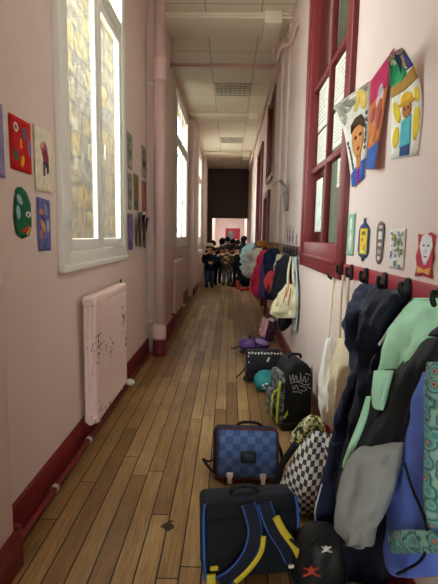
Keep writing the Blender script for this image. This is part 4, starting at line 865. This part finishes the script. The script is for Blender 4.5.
# B: blue checkered satchel
B = thing('school_satchel', 'blue checkered satchel with two white clasps, standing on the boards', 'school bag', (.135, 2.60, 0), (math.radians(-16), 0, math.radians(-1)), GB)
B.scale = (1.1, 1, 1.06)
rbox(MB(), .36, .17, .275, .03, -.015, .02, .012).build('body', DN, B)
CK = checker('blue_check_canvas', '#6a90da', '#4a72bd', .041, .5, (1, 0, 1))
b = MB(); b.box((-.165, -.10, .015), (.165, -.06, .278), .022, None, 4); b.build('flap', CK, B)
b = MB(); fr = [(-.158, .285), (.158, .285), (.168, .27), (.168, .03), (.155, .012), (-.155, .012), (-.168, .03), (-.168, .27)]
P = [(x, -.094, z) for x, z in fr]; b.tube(P+[P[0]], .0055, 8); b.build('piping', mat('maroon_piping', '#5c2430', .5), B)
b = MB(); b.box((-.038, -.109, .10), (.048, -.098, .165), .004); pt = b.build('label_patch', mat('dark_navy_patch', '#1b2436', .5), B)
MB().box((-.022, -.112, .118), (.032, -.107, .148), .002).build('plate', mat('slate_plate', '#3b465c', .4), pt)
for x in (-.095, .088):
    b = MB(); b.box((x-.018, -.118, .018), (x+.018, -.098, .045), .005); b.box((x-.012, -.122, -.012), (x+.012, -.104, .022), .005); b.build('clasp', M_WHITEPL, B)['label'] = 'white clasp'
b = MB(); b.tube(curve([(-.17, .06, .10), (-.22, .05, .07), (-.25, .03, .085), (-.21, -.02, .045), (-.16, -.06, .015)], 5), .013, 8, True, .5); b.build('strap', BLK, B)
b = MB(); b.tube(curve([(-.06, .06, .285), (-.03, .06, .305), (.05, .06, .305), (.09, .06, .285)], 5), .009, 8); b.build('handle', BLK, B)
b = MB(); b.tube(curve([(.17, .07, .2), (.2, .04, .14), (.2, -.0, .07), (.17, -.04, .02)], 5), .014, 8, True, .5); b.build('strap', BLK, B)
# C: black wheeled backpack against the wall
Cb = thing('wheeled_backpack', 'tall black wheeled backpack with white scrawled letters, against the right wall', 'school bag', (.525, 3.42, 0), (0, math.radians(1), math.radians(13)), GB)
b = MB(); prof = []
for q in range(0, 19): prof.append((q, 0))
def arch(w, h, n=10):                                   # side outline in local x,z: flat base, round top
    return [(-w, .03), (-w, h-.17)]+[(-w+w*2*(1-math.cos(PI*i/n))/2, h-.17+.17*math.sin(PI*i/n)**.8) for i in range(1, n)]+[(w, h-.17), (w, .03)]
b.prism([(x, -.13, z) for x, z in arch(.112, .55)], (0, .27, 0)); bo = b.build('body', BLK, Cb)
bv = bo.modifiers.new('bevel', 'BEVEL'); bv.width = .02; bv.segments = 3; bv.limit_method = 'ANGLE'; bv.angle_limit = math.radians(40)
CAMO = ramp_mat('grey_camo_print', 'ShaderNodeTexNoise', 18, [(.38, '#23262a'), (.45, '#5a5e60'), (.55, '#8c8f90'), (.62, '#2c2f33')], .6, 0, 2)
b = MB(); b.prism([(-.114, y, z) for y, z in [(-.12, .06), (-.12, .40), (-.08, .45), (.09, .45), (.13, .40), (.13, .06)]], (-.035, 0, 0)); fp = b.build('front_pocket', CAMO, Cb)
b = MB(); b.box((-.195, -.09, .08), (-.16, .10, .30), .015); b.build('small_pocket', CAMO, fp)
b = MB(); YL = mat('acid_yellow', '#c3cc2e', .5)
b.tube(curve([(-.165, -.115, .06), (-.165, -.118, .25), (-.155, -.115, .40)], 4), .009, 8); b.tube([(-.198, -.08, .09), (-.198, -.08, .29)], .007, 8); b.tube(curve([(-.19, -.085, .30), (-.17, -.11, .33), (-.15, -.12, .36)], 3), .008, 8); b.prism([(-.12, -.135, .12), (-.09, -.135, .17), (-.085, -.135, .14), (-.11, -.135, .10)], (0, -.004, 0)); b.build('yellow_trim', YL, Cb)['label'] = 'acid yellow trim'
b = MB(); S = [[(-.085, .45), (-.075, .40), (-.06, .455), (-.05, .40), (-.035, .45)], [(-.03, .44), (-.02, .40), (0, .405), (.005, .45)], [(.0, .47), (.02, .39), (.035, .44), (.05, .385), (.07, .43)], [(-.08, .385), (-.02, .395), (.04, .37), (.085, .375)], [(-.06, .37), (-.045, .335), (-.03, .37), (-.01, .33)], [(.0, .365), (.03, .355), (.06, .33), (.03, .32), (.005, .33)], [(-.055, .315), (-.01, .315), (.02, .30)], [(.06, .36), (.095, .335)], [(.04, .46), (.085, .445)]]
for s in S: b.tube(curve([(x, -.133, z) for x, z in s], 4), .003, 6)
b.build('lettering', mat('chalk_grey', '#b4b6b6', .6), Cb)['label'] = 'white scrawled letters'
MB().tube(curve([(-.05, .0, .545), (-.04, .0, .575), (.04, 0, .575), (.05, 0, .545)], 5), .011, 8).build('handle', BLK, Cb)
b = MB(); b.box((-.13, -.137, .0), (.125, .14, .07), .015); b.build('wheel_base', M_BLACK, Cb)
b = MB(); b.tube([(.05, -.136, .05), (.05, -.142, .05)], .012, 12); b.build('badge', M_WHITEPL, Cb)
for y in (-.11, .11): MB().tube([(.126, y-.02, .035), (.126, y+.02, .035)], .033, 14).build('wheel', M_BLACK, Cb)
MB().tube(curve([(.125, -.06, .10), (.135, -.06, .3), (.12, -.06, .50)], 4), .01, 8).build('trolley_rail', M_STEEL, Cb)
# D: dark satchel with white motif border
D = thing('school_satchel', 'dark satchel with a white printed border, behind the wheeled backpack', 'school bag', (.385, 4.50, 0), (math.radians(-8), 0, 0), GB)
rbox(MB(), .38, .20, .31, .03, 0, 0, .01).build('body', mat('ink_canvas', '#181b26', .6, .2, 10, .15, 50), D)
b = MB(); b.box((-.19, -.12, .10), (.19, -.09, .318), .012); fl = b.build('flap', mat('ink_canvas', '#181b26'), D)
b = MB()
for i in range(11):
    x = -.165+.033*i; b.sph((x, -.122, .298+.004*math.sin(i*2)), (.009, .003, .008), 8); b.box((x-.005, -.124, .282), (x+.005, -.119, .291)); b.box((x+.012, -.124, .29+.005*(i % 2)), (x+.02, -.119, .297+.005*(i % 2)))
b.sph((.17, -.122, .25), (.008, .003, .008), 8); b.sph((-.17, -.122, .26), (.008, .003, .008), 8); b.sph((-.165, -.122, .2), (.006, .003, .008), 8)
b.build('border_print', M_WHITEPL, fl)['label'] = 'white motif border'
MB().box((-.02, -.128, .20), (.002, -.119, .25), .002, Matrix.Rotation(.4, 4, 'Y') @ Matrix.Translation((-.05, 0, 0))).build('tag', cloth('cream_tag', '#d9cfb6'), D)
MB().tube(curve([(-.19, .05, .12), (-.25, .02, .05), (-.29, 0, .02)], 4), .011, 8, True, .5).build('strap', BLK, D)
MB().tube(curve([(-.19, -.06, .05), (-.21, -.1, .02), (-.15, -.12, .015)], 4), .013, 8, True, .6).build('strap', BLK, D)
# teal bag in front of it
TE = mat('teal_shell', '#1a8f92', .5, .1, 8)
Tt = thing('round_bag', 'round teal bag with white print in front of the dark satchel', 'bag', (.395, 4.16, 0), group=GB); Tt.scale = (1.18, 1.1, 1.18)
b = MB()
rgs = []
for i in range(13):
    t = i/12; z = .012+.155*t; rr = .115*math.sin(PI*(.16+.70*t))**.6
    rgs.append([Vector((rr*math.cos(2*PI*k/24)*(1+.05*math.sin(5*2*PI*k/24)*t), .8*rr*math.sin(2*PI*k/24), z-(.035*t if abs(k-18) < 4 else 0))) for k in range(24)])
b.rings(rgs); b.build('body', TE, Tt)
b = MB()
for x, z in [(-.04, .075), (-.015, .09), (-.03, .055), (.0, .07), (.05, .05), (.07, .085)]: b.sph((x, -.088+.3*x*x*10, z), (.013, .006, .009), 8)
b.build('print', M_WHITEPL, Tt)['label'] = 'white print'
# E: purple backpack lying down
E = thing('backpack', 'purple backpack lying on its back on the boards', 'school bag', (.34, 5.72, 0), (0, 0, math.radians(8)), GB)
PU = mat('purple_nylon', '#6b4a9a', .5, .15, 8, .15, 30); LI = mat('lilac_nylon', '#b9a0e2', .5, .1, 8, .15, 30)
b = MB()
R = []
for i in range(9):
    t = i/8; z = .006+.135*t; k2 = math.sin(PI*(.2+.62*t))**.5
    R.append([Vector((.205*k2*math.copysign(abs(math.cos(a))**.7, math.cos(a))*(1+.06*math.sin(3*a+5*t)), .185*k2*math.copysign(abs(math.sin(a))**.8, math.sin(a)), z*(1+.18*math.sin(2*a+1)*t))) for a in [2*PI*q/32 for q in range(32)]])
b.rings(R); b.build('body', PU, E)
b = MB(); b.sph((.09, -.07, .125), (.10, .10, .035), 16, Matrix.Rotation(.25, 4, 'Y')); b.build('front_pocket', LI, E)
b = MB(); b.sph((-.09, -.07, .115), (.08, .10, .03), 16); b.build('front_pocket', mat('mid_purple', '#8767ba', .5), E)
MB().tube(curve([(-.17, -.16, .07), (-.02, -.205, .085), (.15, -.15, .085), (.20, .02, .09)], 6), .008, 8).build('zip', BLK, E)
MB().tube(curve([(-.02, .10, .14), (-.0, .0, .165), (.0, -.10, .15), (-.01, -.17, .10)], 5), .02, 8, True, .4).build('compression_strap', mat('deep_purple', '#3d2a5c', .6), E)
b = MB(); b.tube(curve([(-.18, -.02, .07), (-.24, -.05, .05), (-.31, -.06, .04)], 4), .014, 8, True, .5); b.tube(curve([(-.16, -.12, .03), (-.2, -.17, .02), (-.1, -.2, .016)], 4), .012, 8, True, .5); b.build('strap', BLK, E)
MB().tube(curve([(-.02, .12, .13), (-.03, .14, .17), (-.03, .16, .12)], 4), .008, 8).build('handle', BLK, E)
# F: pink and plaid bag
F = thing('backpack', 'pink bag with dark plaid side behind the purple backpack', 'school bag', (.56, 6.36, 0), (0, math.radians(12), math.radians(10)), GB)
rbox(MB(), .15, .3, .31, .04, .0, 0, .012).build('body', ramp_mat('dark_plaid', 'ShaderNodeTexNoise', 22, [(.4, '#3a2030'), (.5, '#6a3a4c'), (.6, '#231a28')], .8), F)
b = MB(); b.box((-.10, -.14, .03), (-.05, .14, .31), .022); b.build('front_panel', cloth('pink_panel', '#eab0b8'), F)
b = MB(); b.sph((-.13, -.08, .14), (.03, .04, .035), 10); b.build('pompom', cloth('pale_pink', '#e9ccd0'), F)
MB().sph((-.02, -.1, .31), (.05, .06, .03), 10).build('top_lining', cloth('white_lining', '#e2d9d8'), F)
# G: checkered soft bag slumped by the wall
G = thing('checkered_bag', 'grey and white checkered soft bag slumped against the wall', 'bag', (.49, 2.36, 0), (0, 0, math.radians(-18)), GB)
CG = checker('grey_check_cotton', '#e8e6e0', '#4a4848', .0215, .85, (1, 0, 1), .2)
rows = [(-.13, -.02, .01, .20, -.04, .01, .10), (-.17, -.05, .05, .22, -.06, .05, .14), (-.165, -.03, .12, .215, -.04, .12, .15), (-.13, .0, .20, .20, -.0, .20, .14), (-.09, .06, .28, .17, .05, .28, .11), (-.04, .10, .34, .13, .09, .34, .07), (-.01, .11, .37, .09, .11, .37, .03)]
b = MB(); b.garment(rows, .022, 6, 3, 36, 5); b.build('body', CG, G)
b = MB(); b.tube(curve([(-.17, .12, .01), (-.20, .02, .02), (-.19, .10, .13), (-.11, .14, .27)], 5), .03, 10, True, .5); b.build('strap', BLK, G)
# yellow-white printed scarf bag behind it
Gs = thing('printed_bag', 'small bag with a yellow, white and green print by the skirting', 'bag', (.60, 2.98, 0), group=GB)
FL = ramp_mat('yellow_white_print', 'ShaderNodeTexNoise', 26, [(.40, '#23281f'), (.47, '#55603f'), (.52, '#d9cf6a'), (.57, '#e6e2d2'), (.66, '#3b4034')], .8, 0, 2)
b = MB(); b.garment([(-.13, .02, .01, .10, -.02, .01, .08), (-.14, .02, .08, .105, -.03, .08, .10), (-.10, .01, .16, .10, -.02, .16, .09), (-.05, 0, .22, .08, -.02, .22, .06), (-.02, 0, .25, .05, 0, .25, .02)], .018, 7, 5, 30, 4); b.build('body', FL, Gs)
b = MB(); b.tube(curve([(-.10, -.08, .10), (-.12, -.12, .04), (-.09, -.12, .015)], 4), .016, 8, True, .6); b.build('tassel', YEL, Gs)
# H: black sports bag with figure emblems
H = thing('sports_bag', 'black sports bag with white and red leaping-figure emblems, bottom of the photo', 'bag', (.40, 1.74, 0), (math.radians(-8), 0, math.radians(-6)), GB); H.scale = (1, 1, .80)
b = MB(); b.garment([(-.10, 0, .01, .12, 0, .01, .06), (-.11, 0, .06, .13, 0, .06, .085), (-.11, 0, .16, .13, 0, .16, .085), (-.095, .0, .25, .125, 0, .25, .07), (-.06, .01, .31, .10, .01, .31, .04), (-.02, .02, .33, .06, .02, .33, .02)], .006, 5, 2, 34, 4, wr=.004); b.build('body', mat('charcoal_leatherette', '#191b1d', .5, .2, 9, .2, 40), H)
FIG = [(0, 1), (.1, .97), (.12, .86), (.2, .8), (.55, .95), (.6, .9), (.25, .65), (.2, .5), (.45, .3), (.75, .22), (.74, .14), (.4, .18), (.05, .36), (-.15, .2), (-.5, .0), (-.6, .05), (-.3, .28), (-.12, .5), (-.2, .62), (-.55, .72), (-.55, .8), (-.1, .78), (-.08, .86), (-.1, .94)]
for nm, x, y, z, s, m, lab in [('emblem', .03, -.088, .245, .034, M_WHITEPL, 'white leaping-figure emblem'), ('emblem', -.03, -.098, .12, .055, mat('red_print', '#a8202c', .5), 'red leaping-figure emblem')]:
    b = MB(); b.prism([(x+fx*s, y, z+fz*s) for fx, fz in FIG], (0, .012, 0)); b.build(nm, m, H)['label'] = lab
MB().tube(curve([(-.09, -.03, .25), (-.11, -.07, .28), (-.06, -.09, .26), (-.0, -.05, .31)], 5), .013, 8, True, .5).build('strap', BLK, H)
# small printed bag at the bottom edge
K = thing('printed_bag', 'cream printed bag under the blue coat at the bottom edge', 'bag', (.60, 1.42, 0), group=GB)
b = MB(); b.garment([(-.12, 0, .01, .09, 0, .01, .08), (-.13, 0, .06, .10, 0, .06, .10), (-.12, 0, .12, .10, 0, .12, .09), (-.08, 0, .17, .08, 0, .17, .04)], .01, 6, 2); b.build('body', ramp_mat('cream_print', 'ShaderNodeTexNoise', 20, [(.42, '#c9bfa0'), (.5, '#e6ddc2'), (.58, '#b0663f'), (.64, '#8a8f52')], .8, 0, 2), K)
MB().tube(curve([(-.06, 0, .16), (-.04, -.02, .21), (.03, -.02, .21), (.05, 0, .16)], 4), .008, 8).build('handle', CREAM, K)
# ------------------------------------------------------------------ people at the end of the corridor
SKINS = [mat('skin_light', '#d9a88c', .55, .05, 10), mat('skin_tan', '#b98262', .55, .05, 10), mat('skin_brown', '#7f543c', .55, .05, 10)]
def person(label, loc, H, rz, top, legs, skin=0, hair='#120d0b', hat=None, pose='stand', shoes='#17181b', hairlong=False, arms='down', group=None):
    root = thing('person', label, 'person', loc, (0, 0, rz), group)
    child = H < 1.45; hr = .078 if child else .064
    hz = 1-hr*1.28; nz_ = hz-hr*1.35; sz = nz_-.045; S = .105
    pz = .49
    V = []; Ed = []
    def v(p, r): V.append((Vector(p)*H, r*H)); return len(V)-1
    def e(a, c): Ed.append((a, c))
    if pose == 'sit':
        drop = pz-.085; hz -= drop; nz_ -= drop; sz -= drop; pz = .085
    pel = v((0, 0, pz), .075); sp = v((0, .01, pz+(sz-pz)*.5), .075); ch = v((0, .01, sz-.02), .08); nk = v((0, .0, nz_), .033); hd0 = v((0, -.006, hz-hr*.55), hr*.62); hd = v((0, 0, hz+hr*.1), hr*.92); hd2 = v((0, .006, hz+hr*.62), hr*.66)
    for a, c in ((pel, sp), (sp, ch), (ch, nk), (nk, hd0), (hd0, hd), (hd, hd2)): e(a, c)
    arm = []; leg = []
    for s in (-1, 1):
        sh = (s*S, .012, sz)
        if arms == 'down': el = (s*(S+.035), .02, sz-.165); wr = (s*(S+.03), -.03, sz-.31)
        elif arms == 'fold': el = (s*(S+.03), .0, sz-.15); wr = (s*.03, -.115, sz-.17)
        elif arms == 'fwd': el = (s*(S+.03), -.03, sz-.15); wr = (s*(S-.02), -.17, sz-.13)
        if pose == 'sit': el = (s*(S+.04), -.05, sz-.14); wr = (s*.06, -.18, sz-.18)
        a = v(sh, .042); b2 = v(el, .033); c = v(wr, .022); e(ch, a); e(a, b2); e(b2, c)
        d = (Vector(wr)-Vector(el)).normalized(); side = d.cross(Vector((1, 0, 0))); side = side.normalized() if side.length > .1 else Vector((0, 0, 1))
        pm = v(Vector(wr)+d*.03, .022); e(c, pm)
        for fi, (o, ln) in enumerate([(-.018, .040), (-.006, .048), (.006, .045), (.017, .036)]):
            k1 = v(Vector(wr)+d*(.045+ln*.5)+side*o, .0062); k2 = v(Vector(wr)+d*(.045+ln)+side*o*1.1+Vector((-s*.012, -.004, 0)), .005); e(pm, k1); e(k1, k2)
        t1 = v(Vector(wr)+d*.035+side*-.034+Vector((0, -.008, 0)), .0065); e(pm, t1)
        arm.append((sh, el, wr))
        if pose == 'stand': hp_ = (s*.05, 0, pz-.03); kn = (s*.055, -.01, .265); an = (s*.058, .01, .045); toe = (s*.065, -.075, .022)
        else: hp_ = (s*.05, -.02, pz); kn = (s*.10, -.20, .20); an = (s*.07, -.33, .04); toe = (s*.08, -.40, .03)
        a = v(hp_, .055); b2 = v(kn, .042); c = v(an, .028); t = v(toe, .024); e(pel, a); e(a, b2); e(b2, c); e(c, t); leg.append((hp_, kn, an, toe))
    me = bpy.data.meshes.new('body'); me.from_pydata([p for p, _ in V], Ed, []); me.update()
    tmp = bpy.data.objects.new('tmp_body', me); COL.objects.link(tmp)
    tmp.modifiers.new('s', 'SKIN'); sl = me.skin_vertices[0].data
    for i, (_, r) in enumerate(V): sl[i].radius = (r, r)
    sl[0].use_root = True
    ss = tmp.modifiers.new('d', 'SUBSURF'); ss.levels = 1; ss.render_levels = 1
    bpy.context.view_layer.update(); dg = bpy.context.evaluated_depsgraph_get()
    m2 = bpy.data.meshes.new_from_object(tmp.evaluated_get(dg)); bpy.data.objects.remove(tmp); bpy.data.meshes.remove(me)
    b = MB(); b.bm.from_mesh(m2); bpy.data.meshes.remove(m2)
    for f in b.bm.faces: f.smooth = True; f.material_index = 0
    sk = SKINS[skin]; b.use(sk); yf = -hr*.93*H; hzH = hz*H; h = hr*H
    b.sph((0, yf, hzH-h*.12), (h*.14, h*.2, h*.22), 8)
    for s in (-1, 1): b.sph((s*h*.95, .01, hzH-.05*h), (h*.14, h*.24, h*.3), 8)
    b.use(mat('lip_colour', '#a05a50', .5)); b.sph((0, yf*.86, hzH-h*.55), (h*.26, h*.1, h*.08), 8)
    for s in (-1, 1):
        b.use(M_WHITEPL); b.sph((s*h*.36, yf*.9, hzH+h*.12), (h*.16, h*.1, h*.11), 8); b.use(M_BLACK); b.sph((s*h*.36, yf*.99, hzH+h*.12), (h*.075, h*.06, h*.085), 8)
    b.build('body', None, root)
    # clothes
    tm = cloth('garment_'+top[1:], top); lm = cloth('trousers_'+legs[1:], legs)
    b = MB(); R = []
    hem = pz-.09 if pose == 'stand' else pz-.03
    for z, rx, ry in [(hem, .118, .09), (pz, .115, .088), ((pz+sz)/2, .108, .086), (sz-.03, .118, .082), (sz+.02, .09, .068), (nz_-.005, .045, .045)]:
        R.append([Vector((rx*math.cos(2*PI*k/20)*(1+.04*math.sin(3*k+z*40)), ry*math.sin(2*PI*k/20)+.006, z))*H for k in range(20)])
    b.rings(R)
    jk = b.build('jacket', tm, root)
    for sh, el, wr in arm:
        q = MB(); q.tube(curve([Vector(sh)*H, Vector(el)*H, (Vector(wr)*.93+Vector(el)*.07)*H], 5), [x*H for x in (.056, .054, .052, .05, .047, .044, .042, .041, .039, .038, .036)], 12); q.build('sleeve', tm, jk)
    q = MB()
    zt = pz+.03
    q.rings([[Vector((.105*math.cos(2*PI*k/18), .082*math.sin(2*PI*k/18), z))*H for k in range(18)] for z in ((pz-.05, zt) if pose == 'stand' else (.01, zt))])
    for hp_, kn, an, toe in leg: q.tube(curve([Vector(hp_)*H, Vector(kn)*H, Vector(an)*H], 5), [x*H for x in (.066, .063, .06, .058, .054, .05, .048, .045, .043, .041, .042)], 12)
    q.build('trousers', lm, root)
    for hp_, kn, an, toe in leg:
        q = MB(); c = (Vector(an)*.45+Vector(toe)*.55)*H; c.z = max(c.z, .03*H) if pose == 'sit' else .03*H
        q.sph(c, (.034*H, .075*H, .030*H), 12); q.build('shoe', cloth('shoe_'+shoes[1:], shoes), root)
    hm = mat('hair_'+hair[1:], hair, .8, .3, 60, .3, 120, spec=.1)
    b = MB(); R = []
    for i in range(8):
        ph = PI/2*i/7*1.18; rr = math.sin(max(.05, ph))*1.10
        zz = math.cos(ph)*1.22
        R.append([Vector((h*rr*math.cos(2*PI*k/18), .012*H+h*rr*1.08*math.sin(2*PI*k/18), hzH+h*.05+h*zz+(h*.42 if (math.sin(2*PI*k/18) < -.35 and i > 4) else 0)*(i-4)/3)) for k in range(18)])
    b.rings(R)
    if hairlong: b.sph((0, h*.62, hzH-h*.6), (h*.85, h*.5, h*1.2), 12)
    b.build('hair', hm, root)
    if hat:
        b = MB(); hc = cloth('hat_'+hat[1:], hat)
        b.tube([(0, 0, hzH+h*.55), (0, 0, hzH+h*.62)], [h*1.55, h*1.5], 20); b.tube([(0, 0, hzH+h*.6), (0, 0, hzH+h*1.2), (0, 0, hzH+h*1.45)], [h*1.15, h*1.08, h*.7], 20)
        b.build('hat', hc, root)
    return root
GP = 'people gathered at the end of the corridor'
p = person('child in a cream hat, navy jacket and blue jeans on the left of the group', (-.58, 12.75, 0), 1.27, .25, '#1b2233', '#38465e', 0, hat='#c9bda2', arms='fold', group=GP)
p = person('child in a khaki jacket and grey trousers standing in the middle of the group', (-.09, 13.3, 0), 1.22, -.1, '#4a4636', '#6f6b66', 1, hair='#1a130f', arms='fold', group=GP)
b = MB(); b.sph((0, -.125, .86), (.065, .03, .04), 10); b.sph((.05, -.125, .80), (.05, .025, .03), 10); b.build('scarf', cloth('pale_yellow_scarf', '#b9a46a'), p)['label'] = 'pale yellow scarf'
person('person in black with dark hair, taller, behind the khaki child', (-.08, 14.75, 0), 1.48, 3.0, '#121318', '#15161a', 2, arms='down', group=GP)
person('child in dark brown between the hat child and the khaki child', (-.24, 13.9, 0), 1.18, .3, '#2a1f1c', '#17181c', 1, group=GP)
person('person in black at the back left, head beside the far opening', (-.26, 15.65, 0), 1.44, 3.0, '#1a1518', '#131417', 1, hairlong=True, group=GP)
person('child in black to the right of the khaki child', (.27, 15.1, 0), 1.38, 2.9, '#101116', '#121318', 1, group=GP)
person('tallest person in black on the right, half behind the coats', (.46, 14.35, 0), 1.52, 2.6, '#14151a', '#14151a', 2, hairlong=True, group=GP)
person('child in dark navy at the back behind the tall person', (.12, 16.3, 0), 1.40, 3.2, '#161a24', '#131417', 0, group=GP)
person('child in dark red-brown at the back left of the group', (-.64, 15.2, 0), 1.28, 3.0, '#2c1b1c', '#17181c', 0, group=GP)
person('child in black sitting on the floor against the right side', (.50, 13.2, 0), 1.2, -.9, '#131419', '#16171c', 0, pose='sit', group=GP)
person('child in black close behind the hat child', (-.48, 13.38, 0), 1.16, .2, '#101114', '#121316', 1, group=GP)
person('child in dark grey squeezed between the khaki child and the tall person', (.24, 13.75, 0), 1.2, -.1, '#191a1e', '#141518', 0, hairlong=True, group=GP)
person('child in blue-black in the middle row, behind the khaki child on the right', (.10, 14.2, 0), 1.26, 2.8, '#12151f', '#121316', 2, group=GP)
person('person in black at the far left back by the third radiator', (-.56, 14.35, 0), 1.36, 3.2, '#151518', '#131417', 1, group=GP)
RBt = mat('red_rubber', '#c8261f', .35, .08, 10)
bt = thing('boots', 'pair of red boots, one standing and one lying, near the sitting child', 'boots', (.24, 12.45, 0))
for x, y, up in ((.0, .0, True), (.12, -.30, False)):
    b = MB()
    if up:
        b.tube([(x, y, .03), (x, y+.0, .12), (x, y+.01, .24)], [.045, .045, .055], 14); b.sph((x, y-.06, .035), (.045, .10, .034), 12)
    else:
        b.tube([(x-.02, y, .046), (x+.08, y, .046), (x+.2, y+.01, .054)], [.044, .045, .054], 14); b.sph((x-.03, y-.05, .046), (.034, .10, .045), 12)
    b.build('boot', RBt, bt)

# ------------------------------------------------------------------ light
def area(name, loc, rot, sx, sy, en, col=(1, 1, 1)):
    l = bpy.data.lights.new(name, 'AREA'); l.shape = 'RECTANGLE'; l.size = sx; l.size_y = sy; l.energy = en; l.color = col
    o = bpy.data.objects.new(name, l); COL.objects.link(o); o.location = loc; o.rotation_euler = rot
    return o
w = bpy.data.worlds.new('sky'); sc.world = w; w.use_nodes = True
bg = w.node_tree.nodes['Background']; bg.inputs[0].default_value = (.93, .96, 1, 1); bg.inputs[1].default_value = 4.5
for y0, y1 in OPEN:
    area('window_portal', (-1.2, (y0+y1)/2, 2.7), (0, -PI/2, 0), 2.7, y1-y0, 1).data.cycles.is_portal = True
area('window_portal', (-.12, YB-.2, 1.5), (PI/2, 0, PI), 1.5, 2.4, 1).data.cycles.is_portal = True
area('classroom_fill', (2.4, 4.6, 4.2), (0, 0, 0), 1.5, 3, 45, (.95, 1, .95))  # unseen fill lights, added to brighten the classroom behind the panes
area('classroom_fill', (2.4, 10.5, 4.2), (0, 0, 0), 1.5, 3, 12, (.95, 1, .95))
area('far_corridor_lamp', (0, 23.5, 2.9), (0, 0, 0), 1, 6, 38, (1, .95, .92))
vs = sc.view_settings; sc.display_settings.display_device = 'sRGB'
vs.view_transform = 'Standard'; vs.look = 'None'; vs.exposure = 1.27; vs.gamma = 1.0; vs.use_curve_mapping = False
sc.cycles.use_denoising = True
sc.cycles.max_bounces = 14; sc.cycles.diffuse_bounces = 8; sc.cycles.transparent_max_bounces = 16
